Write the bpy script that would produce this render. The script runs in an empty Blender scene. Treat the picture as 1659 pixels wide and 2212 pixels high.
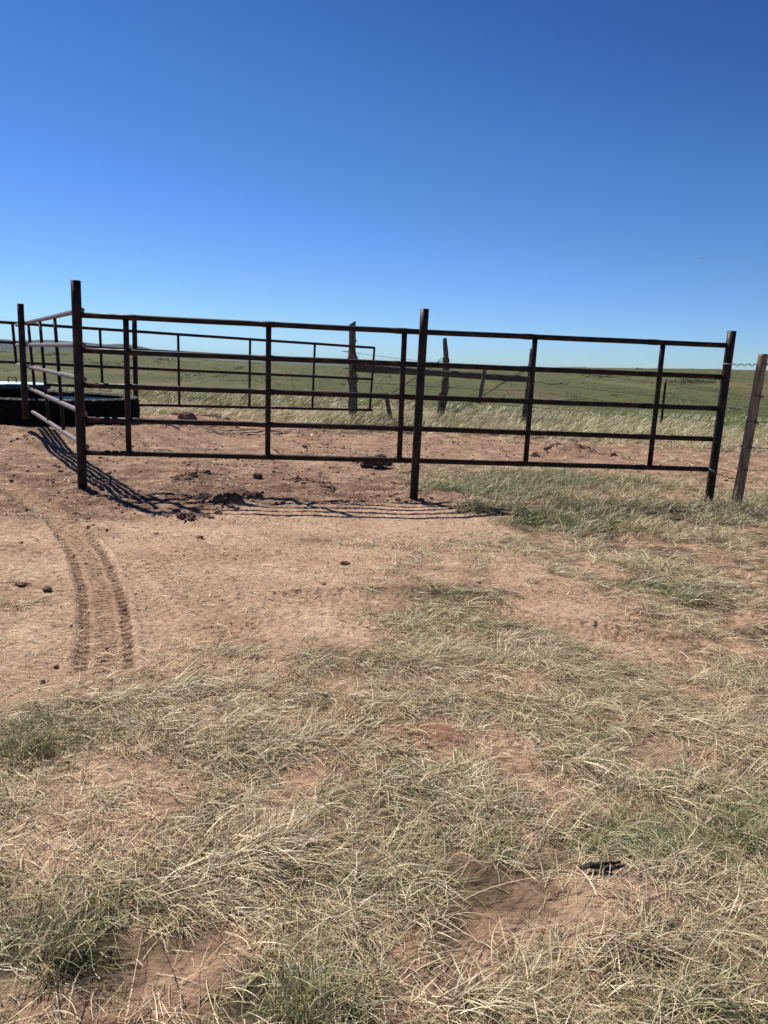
import bpy, math, random
import numpy as np
from mathutils import Vector, Matrix

random.seed(7)
RNG = np.random.default_rng(11)
rad = math.radians
scene = bpy.context.scene
col = scene.collection

# ------------------------------------------------------------------ camera
CAM_H, PITCH, ROLL, FOC = 1.55, rad(11.0), rad(2.4), 1659.0   # focal length in pixels of a 1659 px wide picture
cp, sp = math.cos(PITCH), math.sin(PITCH)
cr, sr = math.cos(ROLL), math.sin(ROLL)
FWD = np.array([0, cp, -sp]); UP0 = np.array([0, sp, cp]); RT0 = np.array([1.0, 0, 0])
RT = cr * RT0 + sr * UP0
UP = -sr * RT0 + cr * UP0
cam_data = bpy.data.cameras.new("camera")
cam = bpy.data.objects.new("camera", cam_data); col.objects.link(cam)
cam.matrix_world = Matrix(((RT[0], UP[0], -FWD[0], 0), (RT[1], UP[1], -FWD[1], 0), (RT[2], UP[2], -FWD[2], CAM_H), (0, 0, 0, 1)))
cam_data.sensor_width = 36.0
cam_data.lens = 36.0 * FOC / 2212.0
cam_data.clip_start = 0.05
cam_data.clip_end = 60000
scene.camera = cam

# ------------------------------------------------------------------ sky, sun, exposure
TO_SUN = Vector((-0.56, 0.52, 1.0)).normalized()
SUN_EL = math.asin(TO_SUN.z)
SUN_AZ = math.atan2(TO_SUN.x, TO_SUN.y)
world = bpy.data.worlds.new("World"); scene.world = world
world.use_nodes = True
wn, wl = world.node_tree.nodes, world.node_tree.links
wn.clear()
sky = wn.new("ShaderNodeTexSky"); sky.sky_type = 'NISHITA'; sky.sun_disc = False
sky.sun_elevation = SUN_EL; sky.sun_rotation = SUN_AZ
sky.altitude = 1800; sky.air_density = 1.0; sky.dust_density = 0.03; sky.ozone_density = 3.0
hs = wn.new("ShaderNodeHueSaturation"); hs.inputs['Saturation'].default_value = 1.08
bg = wn.new("ShaderNodeBackground"); bg.inputs['Strength'].default_value = 0.075
wo = wn.new("ShaderNodeOutputWorld")
gm = wn.new("ShaderNodeGamma"); gm.inputs['Gamma'].default_value = 1.37
mm = wn.new("ShaderNodeMix"); mm.data_type = 'RGBA'; mm.blend_type = 'MULTIPLY'; mm.inputs[0].default_value = 1; mm.inputs[7].default_value = (.0416, .0433, .0541, 1)
wl.new(sky.outputs[0], hs.inputs['Color']); wl.new(hs.outputs[0], gm.inputs[0]); wl.new(gm.outputs[0], mm.inputs[6]); 
cv = wn.new("ShaderNodeRGBCurve")
for ci_, pts_ in enumerate(([(0, 0), (.047, .037), (.085, .083), (.2, .19), (.33, .275), (.68, .46), (1, .54)], [(0, 0), (.12, .112), (.2, .222), (.27, .29), (.44, .435), (.80, .70), (1, .80)], [(0, 0), (.4, .38), (.63, .64), (.75, .75), (.85, .90), (1, .97)])):
    c_ = cv.mapping.curves[ci_]; c_.points[0].location = pts_[0]; c_.points[1].location = pts_[-1]
    for p_ in pts_[1:-1]: c_.points.new(*p_)
cv.mapping.use_clip = False; cv.mapping.update()
m10 = wn.new("ShaderNodeMix"); m10.data_type = 'RGBA'; m10.blend_type = 'MULTIPLY'; m10.inputs[0].default_value = 1; m10.inputs[7].default_value = (10.26, 10.26, 10.26, 1)
wl.new(mm.outputs[2], cv.inputs['Color']); wl.new(cv.outputs[0], m10.inputs[6]); wl.new(m10.outputs[2], bg.inputs[0]); wl.new(bg.outputs[0], wo.inputs[0])
sd = bpy.data.lights.new("sun", 'SUN'); sd.energy = 5.0; sd.angle = rad(0.53); sd.color = (1.0, 0.95, 0.88)
sun = bpy.data.objects.new("sun", sd); col.objects.link(sun)
sun.rotation_euler = TO_SUN.to_track_quat('Z', 'Y').to_euler()
sun.location = (-20, 20, 40)
vs = scene.view_settings
vs.view_transform = 'Standard'; vs.look = 'None'; vs.exposure = 0.38; vs.gamma = 1.0; vs.use_curve_mapping = False
scene.cycles.max_bounces = 6
scene.cycles.diffuse_bounces = 3
scene.cycles.transmission_bounces = 4
scene.cycles.volume_bounces = 0

# ------------------------------------------------------------------ survey helpers: points of the place from readings of the photograph
def ray(px, py):
    nx = (px - 829.5) / FOC; ny = (1106.0 - py) / FOC
    return FWD + nx * RT + ny * UP
def gp(px, py, z=0.0):
    d = ray(px, py); t = (z - CAM_H) / d[2]
    return np.array([t * d[0], t * d[1], z])
def at_depth(px, py, Y):
    d = ray(px, py); t = Y / d[1]
    return np.array([t * d[0], Y, CAM_H + t * d[2]])
def on_plane(px, py, P, Q):
    d = ray(px, py); ex, ey = Q[0] - P[0], Q[1] - P[1]
    n = np.array([-ey, ex]); t = (n[0] * P[0] + n[1] * P[1]) / (n[0] * d[0] + n[1] * d[1])
    return np.array([t * d[0], t * d[1], CAM_H + t * d[2]])
def z1(x, y): return (x * 0.3858 / 1.507, (850 + y * 0.3858) / 1.507)          # readings taken in enlarged views
def z2(x, y): return ((600 + x * 0.42194) / 1.507, (950 + y * 0.42194) / 1.507)
def z3(x, y): return ((1100 + x * 0.42194) / 1.507, (950 + y * 0.42194) / 1.507)
def z4(x, y): return ((1700 + x * 0.48222) / 1.507, (1000 + y * 0.48222) / 1.507)
def z5(x, y): return (x * 0.5, 995 + y * 0.5)
def z7(x, y): return ((500 + x * 0.2411) / 1.507, (1280 + y * 0.2411) / 1.507)

# ------------------------------------------------------------------ noise
def _hash(ix, iy, seed):
    h = (ix.astype(np.int64) * 374761393 + iy.astype(np.int64) * 668265263 + seed * 974634777) & 0x7fffffff
    h = ((h ^ (h >> 13)) * 1274126177) & 0x7fffffff
    return (h ^ (h >> 16)) & 0xffff
def perlin(x, y, seed=0):
    x = np.asarray(x, float); y = np.asarray(y, float)
    ix = np.floor(x); iy = np.floor(y); fx = x - ix; fy = y - iy
    u = fx * fx * fx * (fx * (fx * 6 - 15) + 10); v = fy * fy * fy * (fy * (fy * 6 - 15) + 10)
    def g(dx, dy):
        a = _hash(ix + dx, iy + dy, seed) * (2 * math.pi / 65536.0)
        return np.cos(a) * (fx - dx) + np.sin(a) * (fy - dy)
    a = g(0, 0); b = g(1, 0); c = g(0, 1); d = g(1, 1)
    return 1.5 * ((a + u * (b - a)) * (1 - v) + (c + u * (d - c)) * v)
def fbm(x, y, seed=0, octs=3, gain=0.5):
    s = 0; amp = 1.0; f = 1.0
    for k in range(octs):
        s = s + amp * perlin(np.asarray(x) * f + 17.3 * k, np.asarray(y) * f - 9.1 * k, seed + k); amp *= gain; f *= 2.03
    return s
def smooth(a, b, x):
    t = np.clip((x - a) / (b - a), 0, 1); return t * t * (3 - 2 * t)
def sdpoly(x, y, poly):                    # signed distance, positive inside
    d = np.full(np.shape(x), 1e9); inside = np.zeros(np.shape(x), bool); n = len(poly)
    for i in range(n):
        x0, y0 = poly[i]; x1, y1 = poly[(i + 1) % n]
        ex, ey = x1 - x0, y1 - y0; wx, wy = x - x0, y - y0
        t = np.clip((wx * ex + wy * ey) / (ex * ex + ey * ey + 1e-12), 0, 1)
        d = np.minimum(d, (wx - ex * t) ** 2 + (wy - ey * t) ** 2)
        c = ((y0 <= y) & (y1 > y)) | ((y1 <= y) & (y0 > y))
        with np.errstate(divide='ignore', invalid='ignore'):
            xi = x0 + (y - y0) / (ey if abs(ey) > 1e-12 else 1e-12) * ex
        inside ^= c & (x < xi)
    d = np.sqrt(d); return np.where(inside, d, -d)
def P2(pts): return [tuple(gp(a, b)[:2]) for a, b in pts]

# ------------------------------------------------------------------ terrain: bare soil, grass, tracks, mounds
YARD = P2([(-420, 915), (60, 915), (300, 900), (420, 902), (640, 916), (760, 936), (1000, 952), (1150, 957), (1290, 980), (1320, 1000),
           (1180, 1004), (930, 1004), (850, 1016), (905, 1068), (1000, 1094), (1085, 1138), (985, 1168), (880, 1200), (850, 1260), (800, 1330),
           (760, 1392), (640, 1415), (560, 1425), (430, 1435), (320, 1442), (230, 1470), (130, 1505), (60, 1540), (-60, 1560), (-420, 1570)])
PATCH = P2([(1075, 1215), (1180, 1215), (1290, 1268), (1400, 1322), (1480, 1370), (1440, 1408), (1330, 1425), (1200, 1380), (1100, 1322), (1060, 1260)])
# thin spots in the straw: (px, py, rx, ry in metres, strength)
THIN = [(180, 1640, .40, .30, .8), (190, 1810, .45, .22, .85), (105, 1942, .14, .10, .7), (935, 1590, .20, .16, .9), (1060, 1620, .24, .16, .8),
        (1245, 1730, .22, .18, .8), (1315, 1960, .20, .16, .95), (1195, 2065, .12, .18, .85), (1335, 2040, .12, .12, .8), (860, 2130, .12, .12, .6),
        (560, 1480, .35, .18, .5), (980, 1200, .9, .35, .8), (900, 1250, .6, .25, .75), (700, 1455, .6, .2, .7), (850, 1390, .4, .2, .6), (400, 1540, .5, .2, .5), (1250, 1550, .4, .2, .5), (1450, 1640, .3, .2, .5), (1480, 2060, .16, .14, .6), (690, 1560, .25, .14, .5), (300, 1700, .25, .15, .6), (1030, 1450, .22, .14, .4), (1560, 1150, .3, .3, .3),
        (1130, 1160, .35, .3, .35), (1480, 1500, .2, .2, .4), (640, 1760, .15, .1, .5), (770, 1780, .16, .10, .7), (980, 1230, .5, .35, .35), (40, 2180, .12, .1, .8), (1610, 2100, .15, .1, .6)]
THIN = [(gp(a, b)[0], gp(a, b)[1], c, d, e * .78) for a, b, c, d, e in THIN]
# green growth: (px, py, rx, ry metres, strength)
GREEN = [(45, 1600, .30, .25, .9), (115, 2050, .16, .16, 1.0), (670, 2150, .20, .14, .9), (1610, 1790, .24, .22, .9), (1430, 1830, .34, .10, .8),
         (760, 1920, .22, .16, .6), (1020, 1060, .9, .6, 1.0), (1200, 1040, 1.3, .6, .9), (1130, 1125, 1.0, .5, .95), (1420, 1110, 1.3, .7, .6), (1190, 1045, .35, .2, 1.0),
         (1640, 1090, .8, .8, .6), (1470, 1270, .35, .3, .7), (960, 1285, .45, .2, .5), (1000, 1350, .5, .2, .4), (1300, 1450, .6, .2, .3), (1640, 2180, .25, .2, .8),
         (330, 1470, .25, .12, .4), (200, 2080, .2, .14, .5), (1290, 1620, .3, .2, .4), (960, 1870, .2, .14, .45), (760, 1680, .4, .2, .3)]
GREEN = [(gp(a, b)[0], gp(a, b)[1], c, d, e) for a, b, c, d, e in GREEN]
# mounds of dug soil: (px, py, rx, ry metres, height metres)
MOUND = [(z7(720, 1330), .55, .30, .10), (z7(980, 1500), .24, .18, .09), (z7(620, 1160), .35, .25, .07), (z7(480, 1740), .30, .16, .05), (z7(320, 1440), .3, .2, .04),
         (z5(430, 320), .28, .20, .06), (z5(140, 270), .45, .30, .05), (z5(30, 385), .25, .2, .05), (z7(1350, 1420), .22, .18, .04), (z4(330, 1010), .55, .45, .23), (z4(130, 960), .8, .4, .07),
         ((935, 1596), .17, .12, .05), ((1300, 1935), .18, .14, .05), ((1330, 2050), .14, .12, .05), ((660, 1050), .5, .25, .05), ((400, 905), 1.2, .6, .06), ((545, 935), 1.2, .35, .07), ((770, 948), 1.2, .3, .05),
         ((960, 1075), .5, .4, .06), ((1100, 1120), .6, .5, .06), ((250, 955), .7, .5, .05)]
MOUND = [(gp(*p)[0], gp(*p)[1], rx, ry, h) for p, rx, ry, h in MOUND]
TANK_C = (-6.45, 14.75)
def poly_line(pts): return np.array([gp(a, b)[:2] for a, b in pts])
TRACKS = [(poly_line([(-60, 1010), (20, 1050), (100, 1097), (155, 1152), (190, 1200), (215, 1260), (226, 1320), (228, 1380), (226, 1445)]), .30, .080, 1.0),
          (poly_line([(250, 1160), (315, 1205), (390, 1250), (440, 1290), (500, 1340), (540, 1385)]), .30, .080, .5),
          (poly_line([(240, 1230), (300, 1290), (345, 1335)]), .28, .080, .45),
          (poly_line([(560, 1290), (700, 1286), (850, 1284), (960, 1300)]), .30, .075, .7),
          (poly_line([(1060, 1330), (1200, 1350), (1350, 1372), (1490, 1392)]), .34, .075, .6)]
def track_field(x, y):
    rut = np.zeros_like(x); lug = np.zeros_like(x)
    for pl, w, pitch, st in TRACKS:
        lo = pl.min(0) - w; hi = pl.max(0) + w
        m = (x > lo[0]) & (x < hi[0]) & (y > lo[1]) & (y < hi[1])
        if not m.any(): continue
        xx, yy = x[m], y[m]
        bd = np.full(xx.shape, 1e9); bs = np.zeros(xx.shape); bn = np.zeros(xx.shape); s0 = 0
        for i in range(len(pl) - 1):
            e = pl[i + 1] - pl[i]; L = math.hypot(*e)
            wx, wy = xx - pl[i][0], yy - pl[i][1]
            t = np.clip((wx * e[0] + wy * e[1]) / L ** 2, 0, 1)
            dd = np.hypot(wx - e[0] * t, wy - e[1] * t); c = (wx * e[1] - wy * e[0]) / L
            u = dd < bd; bd[u] = dd[u]; bs[u] = (s0 + t * L)[u]; bn[u] = c[u]; s0 += L
        q = bd / (w / 2)
        fade = (np.clip(perlin(xx * 2.1, yy * 2.1, 91) * 1.1 + .75, 0, 1) if st < 1 else 1.0) * st
        r = -.020 * smooth(1.1, .8, q) + .009 * np.exp(-((q - 1.18) / .16) ** 2)
        ph = bs / pitch + np.abs(bn) / w * 1.2 + .12 * perlin(xx * 6, yy * 6, 95)
        f_ = ph - np.floor(ph); bars = np.where(f_ < .70, f_ / .70, (1 - f_) / .30)
        edge = smooth(.50, .60, q) * smooth(1.02, .90, q)
        mid = smooth(.42, .32, q) * .5
        ph2 = bs / (pitch * .6) + .5
        l = .024 * edge * (bars - .5) + .018 * mid * (smooth(-.2, .2, np.sin(2 * math.pi * ph2)) - .5)
        rut[m] += r * fade; lug[m] += l * fade
    return rut, lug
CREST_X = [-400, -150, -122, -76, -13, 0, 29, 56, 71, 95, 146, 260, 500]
CREST_Z = [0.4, 0.1, 1.0, -.55, -.80, -.26, 1.55, 1.95, 2.8, 3.35, 4.4, 6.0, 8.0]
def far_z(x, y):
    r = np.hypot(x, y); yy = np.maximum(y, 1.0)
    xs = np.where(y > 30, x / np.maximum(yy, 30) * 300, x)
    c = np.interp(xs, CREST_X, CREST_Z)
    up = smooth(35, 320, r) * c - .22 * smooth(25, 45, r) * smooth(160, 60, r)
    w = smooth(30, 80, r) * (perlin(x / 47., y / 47., 31) * .22 + perlin(x / 19., y / 19., 32) * .06)
    down = smooth(330, 2200, r)
    return (up + w) * (1 - down) - 44.0 * down + down * 2.0 * perlin(x / 900., y / 900., 33)
def bare_field(x, y):
    x = np.asarray(x, float); y = np.asarray(y, float)
    n = .34 * perlin(x * 1.3, y * 1.3, 41) + .26 * perlin(x * 4.1, y * 4.1, 42) + .14 * perlin(x * 11, y * 11, 43)
    s = sdpoly(x, y, YARD); r = np.hypot(x, y)
    k = np.clip(r / 6.0, .6, 2.2)
    b = smooth(-.42, .26, s / k + n * .85)
    s2 = sdpoly(x, y, PATCH)
    b = np.maximum(b, .93 * smooth(-.12, .16, s2 + n * .55))
    for cx, cy, rx, ry, st in THIN:
        q = ((x - cx) / rx) ** 2 + ((y - cy) / ry) ** 2
        b = np.maximum(b, st * smooth(1.5, .5, q + n * 1.6))
    for cx, cy, rx, ry, st in LITTER:
        b = b * (1 - st * np.exp(-(((x - cx) / rx) ** 2 + ((y - cy) / ry) ** 2)) * np.clip(.8 + 1.2 * n / .3, 0, 1))
    t = ((x - TANK_C[0]) ** 2 + (y - TANK_C[1]) ** 2) ** .5
    b = np.maximum(b, smooth(2.7, 2.1, t))
    # worn, half bare ground beyond the right-hand panel
    z = smooth(10.5, 12.0, y) * smooth(17.2, 15.8, y) * smooth(1.5, 4, x)
    b = np.maximum(b, z * np.clip(.55 + .9 * n, 0, 1))
    return b
LITTER = [(z5(100, 535), .28, .10, .6), (z5(300, 705), .35, .12, .55), (z5(60, 620), .3, .1, .5), (z5(1480, 350), .5, .16, .7), (z5(1000, 505), .16, .08, .5), (z5(975, 812), .2, .08, .6), (z5(1270, 800), .3, .14, .8), (z5(1600, 560), .3, .2, .8), (z5(1440, 860), .3, .14, .8), (z5(660, 240), .25, .1, .3), (z5(150, 270), .3, .16, .45), (z5(1280, 690), .12, .06, .6), (z5(60, 740), .4, .1, .4), (z5(1340, 515), .2, .06, .5)]
LITTER = [(gp(*p)[0], gp(*p)[1], rx, ry, st) for p, rx, ry, st in LITTER]
def green_field(x, y):
    g = np.zeros(np.shape(x))
    for cx, cy, rx, ry, st in GREEN:
        g = np.maximum(g, st * np.exp(-.5 * (((x - cx) / rx) ** 2 + ((y - cy) / ry) ** 2) ** 1.5))
    return g
def rough_field(x, y):          # freshly dug red soil round the fence line
    return smooth(6.7, 7.5, y + .4 * perlin(x * 1.1, y * 1.1, 51) + .2 * perlin(x * 3.1, y * 3.1, 52) - .55 * (x + 2.5)) * smooth(24, 17, y)
def terrain(x, y, fine=True, bare=None):
    x = np.asarray(x, float); y = np.asarray(y, float); r = np.hypot(x, y)
    z = far_z(x, y)
    near = smooth(40, 22, r)
    z = z + near * (.020 * perlin(x * .55, y * .55, 1) + .012 * perlin(x * 1.7, y * 1.7, 2))
    for cx, cy, rx, ry, h in MOUND:
        q = ((x - cx) / rx) ** 2 + ((y - cy) / ry) ** 2
        m = q < 9
        if np.any(m):
            add = np.zeros_like(z); add[m] = h * np.exp(-q[m] * 1.1) * (1 + .25 * perlin(x[m] * 7, y[m] * 7, 5)); z = z + add
    t = np.hypot(x - TANK_C[0], y - TANK_C[1])
    z = z + .23 * smooth(3.6, 1.9, t)
    if fine:
        if bare is None: bare = bare_field(x, y)
        rough = rough_field(x, y)
        z = z + near * (1 - bare) * (.022 * perlin(x * 2.9, y * 2.9, 6) + .012 * perlin(x * 7, y * 7, 7))
        a = (.5 + .9 * rough)
        n1 = perlin(x * 4.3, y * 4.3, 8); n2 = perlin(x * 11.1, y * 13.3, 9)
        n3 = perlin(x * 17.3 + .25 * perlin(x * 5, y * 5, 14), y * 31.7, 10); n4 = perlin(x * 37.3, y * 67.7, 12)
        rut, lug = track_field(x, y); keep = 1 - .75 * np.clip(-rut / .016, 0, 1)
        churn = rough * smooth(11, 9, y)
        z = z + churn * keep * (.026 * perlin(x * 2.3, y * 3.1, 15) + .014 * np.abs(perlin(x * 6.1, y * 7.7, 16)))
        z = z + near * keep * (a * (.008 * n1 + .007 * n2) + (.6 + .3 * rough) * (.010 * np.abs(n3) + .0065 * n4 * smooth(12, 8, r)))
        z = z + rut + lug
    return z
def gz(x, y): return float(terrain(np.array([x]), np.array([y]))[0])

# ------------------------------------------------------------------ materials
def new_mat(name):
    m = bpy.data.materials.new(name); m.use_nodes = True
    return m, m.node_tree.nodes, m.node_tree.links, m.node_tree.nodes['Principled BSDF']
def noise_node(n, l, scale, detail=4, vec=None, rough=.55):
    t = n.new("ShaderNodeTexNoise"); t.inputs['Scale'].default_value = scale; t.inputs['Detail'].default_value = detail; t.inputs['Roughness'].default_value = rough
    if vec is not None: l.new(vec, t.inputs['Vector'])
    return t
def ramp_node(n, l, src, stops):
    r = n.new("ShaderNodeValToRGB"); e = r.color_ramp.elements
    e[0].position, e[0].color = stops[0][0], (*stops[0][1], 1); e[1].position, e[1].color = stops[-1][0], (*stops[-1][1], 1)
    for p, c in stops[1:-1]: k = e.new(p); k.color = (*c, 1)
    l.new(src, r.inputs[0]); return r
def bump_node(n, l, src, strength, dist, bsdf, prev=None):
    b = n.new("ShaderNodeBump"); b.inputs['Strength'].default_value = strength; b.inputs['Distance'].default_value = dist
    l.new(src, b.inputs['Height'])
    if prev is not None: l.new(prev.outputs[0], b.inputs['Normal'])
    l.new(b.outputs[0], bsdf.inputs['Normal']); return b
def noisy_mat(name, stops, scale=6, rough=.8, bump=.3, bscale=40, stretch=(1, 1, 1), spec=.3, dist=.01, detail=6, metallic=0):
    m, n, l, b = new_mat(name)
    tc = n.new("ShaderNodeTexCoord"); mp = n.new("ShaderNodeMapping"); mp.inputs['Scale'].default_value = stretch
    l.new(tc.outputs['Object'], mp.inputs['Vector'])
    t = noise_node(n, l, scale, detail, mp.outputs[0]); r = ramp_node(n, l, t.outputs['Fac'], stops)
    l.new(r.outputs[0], b.inputs['Base Color'])
    b.inputs['Roughness'].default_value = rough; b.inputs['Specular IOR Level'].default_value = spec; b.inputs['Metallic'].default_value = metallic
    t2 = noise_node(n, l, bscale, 5, mp.outputs[0]); bump_node(n, l, t2.outputs['Fac'], bump, dist, b)
    return m
def ground_mat():
    m, n, l, b = new_mat("soil")
    a = n.new("ShaderNodeAttribute"); a.attribute_name = "Col"
    tc = n.new("ShaderNodeTexCoord")
    t = noise_node(n, l, 22, 8, tc.outputs['Object'], .65)
    r = ramp_node(n, l, t.outputs['Fac'], [(.30, (.62, .60, .58)), (.5, (1, 1, 1)), (.72, (1.25, 1.22, 1.18))])
    mx = n.new("ShaderNodeMix"); mx.data_type = 'RGBA'; mx.blend_type = 'MULTIPLY'; mx.inputs[0].default_value = 1
    l.new(a.outputs['Color'], mx.inputs[6]); l.new(r.outputs[0], mx.inputs[7])
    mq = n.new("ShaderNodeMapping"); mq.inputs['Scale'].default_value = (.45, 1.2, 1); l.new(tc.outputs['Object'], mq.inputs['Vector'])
    tq = noise_node(n, l, 46, 5, mq.outputs[0], .7); rq = ramp_node(n, l, tq.outputs['Fac'], [(.35, (.40, .36, .34)), (.43, (.93, .93, .93)), (.56, (1, 1, 1)), (.66, (1.22, 1.22, 1.22))])  # dark flecks put the tiny shadows of the crusted soil into the colour
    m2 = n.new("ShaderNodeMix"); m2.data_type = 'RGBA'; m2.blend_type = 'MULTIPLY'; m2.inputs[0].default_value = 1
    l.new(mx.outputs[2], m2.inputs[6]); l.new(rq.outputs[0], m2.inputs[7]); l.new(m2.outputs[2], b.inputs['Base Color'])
    b.inputs['Roughness'].default_value = .95; b.inputs['Specular IOR Level'].default_value = .12
    mp = n.new("ShaderNodeMapping"); mp.inputs['Scale'].default_value = (.6, 1.15, 1); l.new(tc.outputs['Object'], mp.inputs['Vector'])
    t2 = noise_node(n, l, 55, 8, mp.outputs[0], .62); bump_node(n, l, t2.outputs['Fac'], .8, .03, b)
    return m
def blade_mat(name, trans=.35):
    m = bpy.data.materials.new(name); m.use_nodes = True
    n, l = m.node_tree.nodes, m.node_tree.links; n.clear()
    a = n.new("ShaderNodeAttribute"); a.attribute_name = "Col"
    d = n.new("ShaderNodeBsdfDiffuse"); t = n.new("ShaderNodeBsdfTranslucent"); g = n.new("ShaderNodeBsdfGlossy"); g.inputs['Roughness'].default_value = .45
    g.inputs['Color'].default_value = (.9, .88, .8, 1)
    l.new(a.outputs['Color'], d.inputs['Color']); l.new(a.outputs['Color'], t.inputs['Color'])
    m1 = n.new("ShaderNodeMixShader"); m1.inputs[0].default_value = trans
    l.new(d.outputs[0], m1.inputs[1]); l.new(t.outputs[0], m1.inputs[2])
    m2 = n.new("ShaderNodeMixShader"); m2.inputs[0].default_value = .05
    l.new(m1.outputs[0], m2.inputs[1]); l.new(g.outputs[0], m2.inputs[2])
    o = n.new("ShaderNodeOutputMaterial"); l.new(m2.outputs[0], o.inputs[0])
    return m
M = {}
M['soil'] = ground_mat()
M['blade'] = blade_mat("grass blade", .20)
M['steel'] = noisy_mat("rusty pipe", [(.30, (.010, .007, .006)), (.5, (.020, .012, .009)), (.64, (.055, .026, .016)), (.78, (.15, .062, .034))], scale=9, rough=.5, bump=.25, bscale=90, spec=.18, dist=.002)
M['steel_sunlit'] = noisy_mat("sunlit pipe", [(.30, (.10, .072, .058)), (.5, (.20, .15, .122)), (.72, (.31, .245, .205))], scale=11, rough=.42, bump=.25, bscale=90, spec=.5, dist=.002)  # paler copy of the pipe: sunlight on the side rails put into the colour
M['wood'] = noisy_mat("weathered cedar", [(.32, (.022, .017, .014)), (.48, (.10, .08, .063)), (.70, (.30, .255, .205))], scale=16, rough=.9, bump=1.0, bscale=26, stretch=(3, 3, .30), dist=.02)
M['wood_pole'] = noisy_mat('weathered pole', [(.32, (.02, .016, .013)), (.5, (.075, .06, .048)), (.72, (.26, .22, .18))], scale=16, rough=.9, bump=1.0, bscale=26, stretch=(.30, 3, 3), dist=.02)
M['crumb'] = noisy_mat('soil crumb', [(.3, (.12, .062, .042)), (.55, (.22, .125, .085)), (.75, (.33, .205, .145))], scale=9, rough=.95, bump=1, bscale=40, dist=.01)
M['wood_tan'] = noisy_mat("treated pine", [(.30, (.09, .062, .038)), (.5, (.27, .195, .12)), (.74, (.42, .32, .21))], scale=18, rough=.85, bump=.8, bscale=30, stretch=(3, 3, .22), dist=.01)
M['rubber'] = noisy_mat("old tyre rubber", [(.3, (.005, .005, .006)), (.7, (.012, .0115, .0115))], scale=8, rough=.9, bump=.5, bscale=30, spec=.04)
M['rim'] = noisy_mat("muddy rubber edge", [(.42, (.015, .014, .014)), (.55, (.10, .085, .07)), (.75, (.30, .27, .22))], scale=14, rough=.9, bump=.8, bscale=30)
M['wire'] = noisy_mat("rusted wire", [(.3, (.05, .035, .028)), (.7, (.14, .09, .07))], scale=30, rough=.6, bump=.1)
M['tie'] = noisy_mat("bright tie wire", [(.3, (.5, .5, .48)), (.7, (.75, .74, .70))], scale=30, rough=.45, bump=.05)
M['clod'] = noisy_mat("red clod", [(.3, (.075, .036, .026)), (.55, (.17, .085, .058)), (.75, (.28, .16, .11))], scale=9, rough=.95, bump=1, bscale=22, dist=.03)
M['clod_dark'] = noisy_mat("dark damp clod", [(.3, (.034, .022, .017)), (.55, (.085, .053, .040)), (.75, (.20, .135, .10))], scale=9, rough=.95, bump=1, bscale=22, dist=.03)
M['lidtop'] = noisy_mat("pale lid", [(.3, (.46, .52, .50)), (.7, (.66, .70, .68))], scale=4, rough=.45, bump=.1, spec=.4)
M['lidside'] = noisy_mat("green fibreglass", [(.3, (.02, .07, .055)), (.7, (.04, .11, .09))], scale=5, rough=.6, bump=.1)
M['char'] = noisy_mat("charred wood", [(.36, (.010, .009, .008)), (.55, (.045, .036, .030)), (.68, (.35, .31, .26))], scale=18, rough=.9, bump=.9, bscale=40, stretch=(1, 3, 3))
M['hill'] = noisy_mat("distant scrub", [(.3, (.045, .05, .035)), (.7, (.09, .085, .055))], scale=.004, rough=1, bump=0, spec=0)
m, n, l, b = new_mat("tank water")
b.inputs['Base Color'].default_value = (.012, .02, .025, 1); b.inputs['Roughness'].default_value = .06; b.inputs['IOR'].default_value = 1.33; b.inputs['Specular IOR Level'].default_value = .8
tc = n.new("ShaderNodeTexCoord"); mp = n.new("ShaderNodeMapping"); mp.inputs['Scale'].default_value = (1, 2.4, 1); l.new(tc.outputs['Object'], mp.inputs['Vector'])
t = noise_node(n, l, 5, 5, mp.outputs[0]); bump_node(n, l, t.outputs['Fac'], .5, .08, b)
M['water'] = m

# ------------------------------------------------------------------ mesh building
def tagit(o, label=None, cat=None, group=None, kind=None):
    if label: o['label'] = label
    if cat: o['category'] = cat
    if group: o['group'] = group
    if kind: o['kind'] = kind
    return o
def empty(name, loc, label, cat, group=None):
    o = bpy.data.objects.new(name, None); col.objects.link(o); o.location = loc; o.empty_display_size = .2
    return tagit(o, label, cat, group)
def mesh_np(name, V, F, mats, parent=None, colr=None, smooth_sh=True, mat_idx=None):
    """V (n,3) world points, F (m,4) or (m,3) int arrays"""
    me = bpy.data.meshes.new(name)
    V = np.asarray(V, np.float32); F = np.asarray(F, np.int32)
    me.vertices.add(len(V)); me.vertices.foreach_set('co', V.ravel())
    k = F.shape[1]
    me.loops.add(F.size); me.loops.foreach_set('vertex_index', F.ravel())
    me.polygons.add(len(F)); me.polygons.foreach_set('loop_start', np.arange(0, F.size, k, dtype=np.int32))
    me.polygons.foreach_set('loop_total', np.full(len(F), k, np.int32))
    if smooth_sh: me.polygons.foreach_set('use_smooth', np.ones(len(F), bool))
    for mt in (mats if isinstance(mats, list) else [mats]): me.materials.append(mt)
    if mat_idx is not None: me.polygons.foreach_set('material_index', np.asarray(mat_idx, np.int32))
    if colr is not None:
        at = me.color_attributes.new("Col", 'FLOAT_COLOR', 'POINT')
        c = np.ones((len(V), 4), np.float32); c[:, :3] = colr; at.data.foreach_set('color', c.ravel())
    me.update(calc_edges=True); me.validate()
    o = bpy.data.objects.new(name, me); col.objects.link(o)
    if parent is not None: o.parent = parent
    return o
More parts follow.
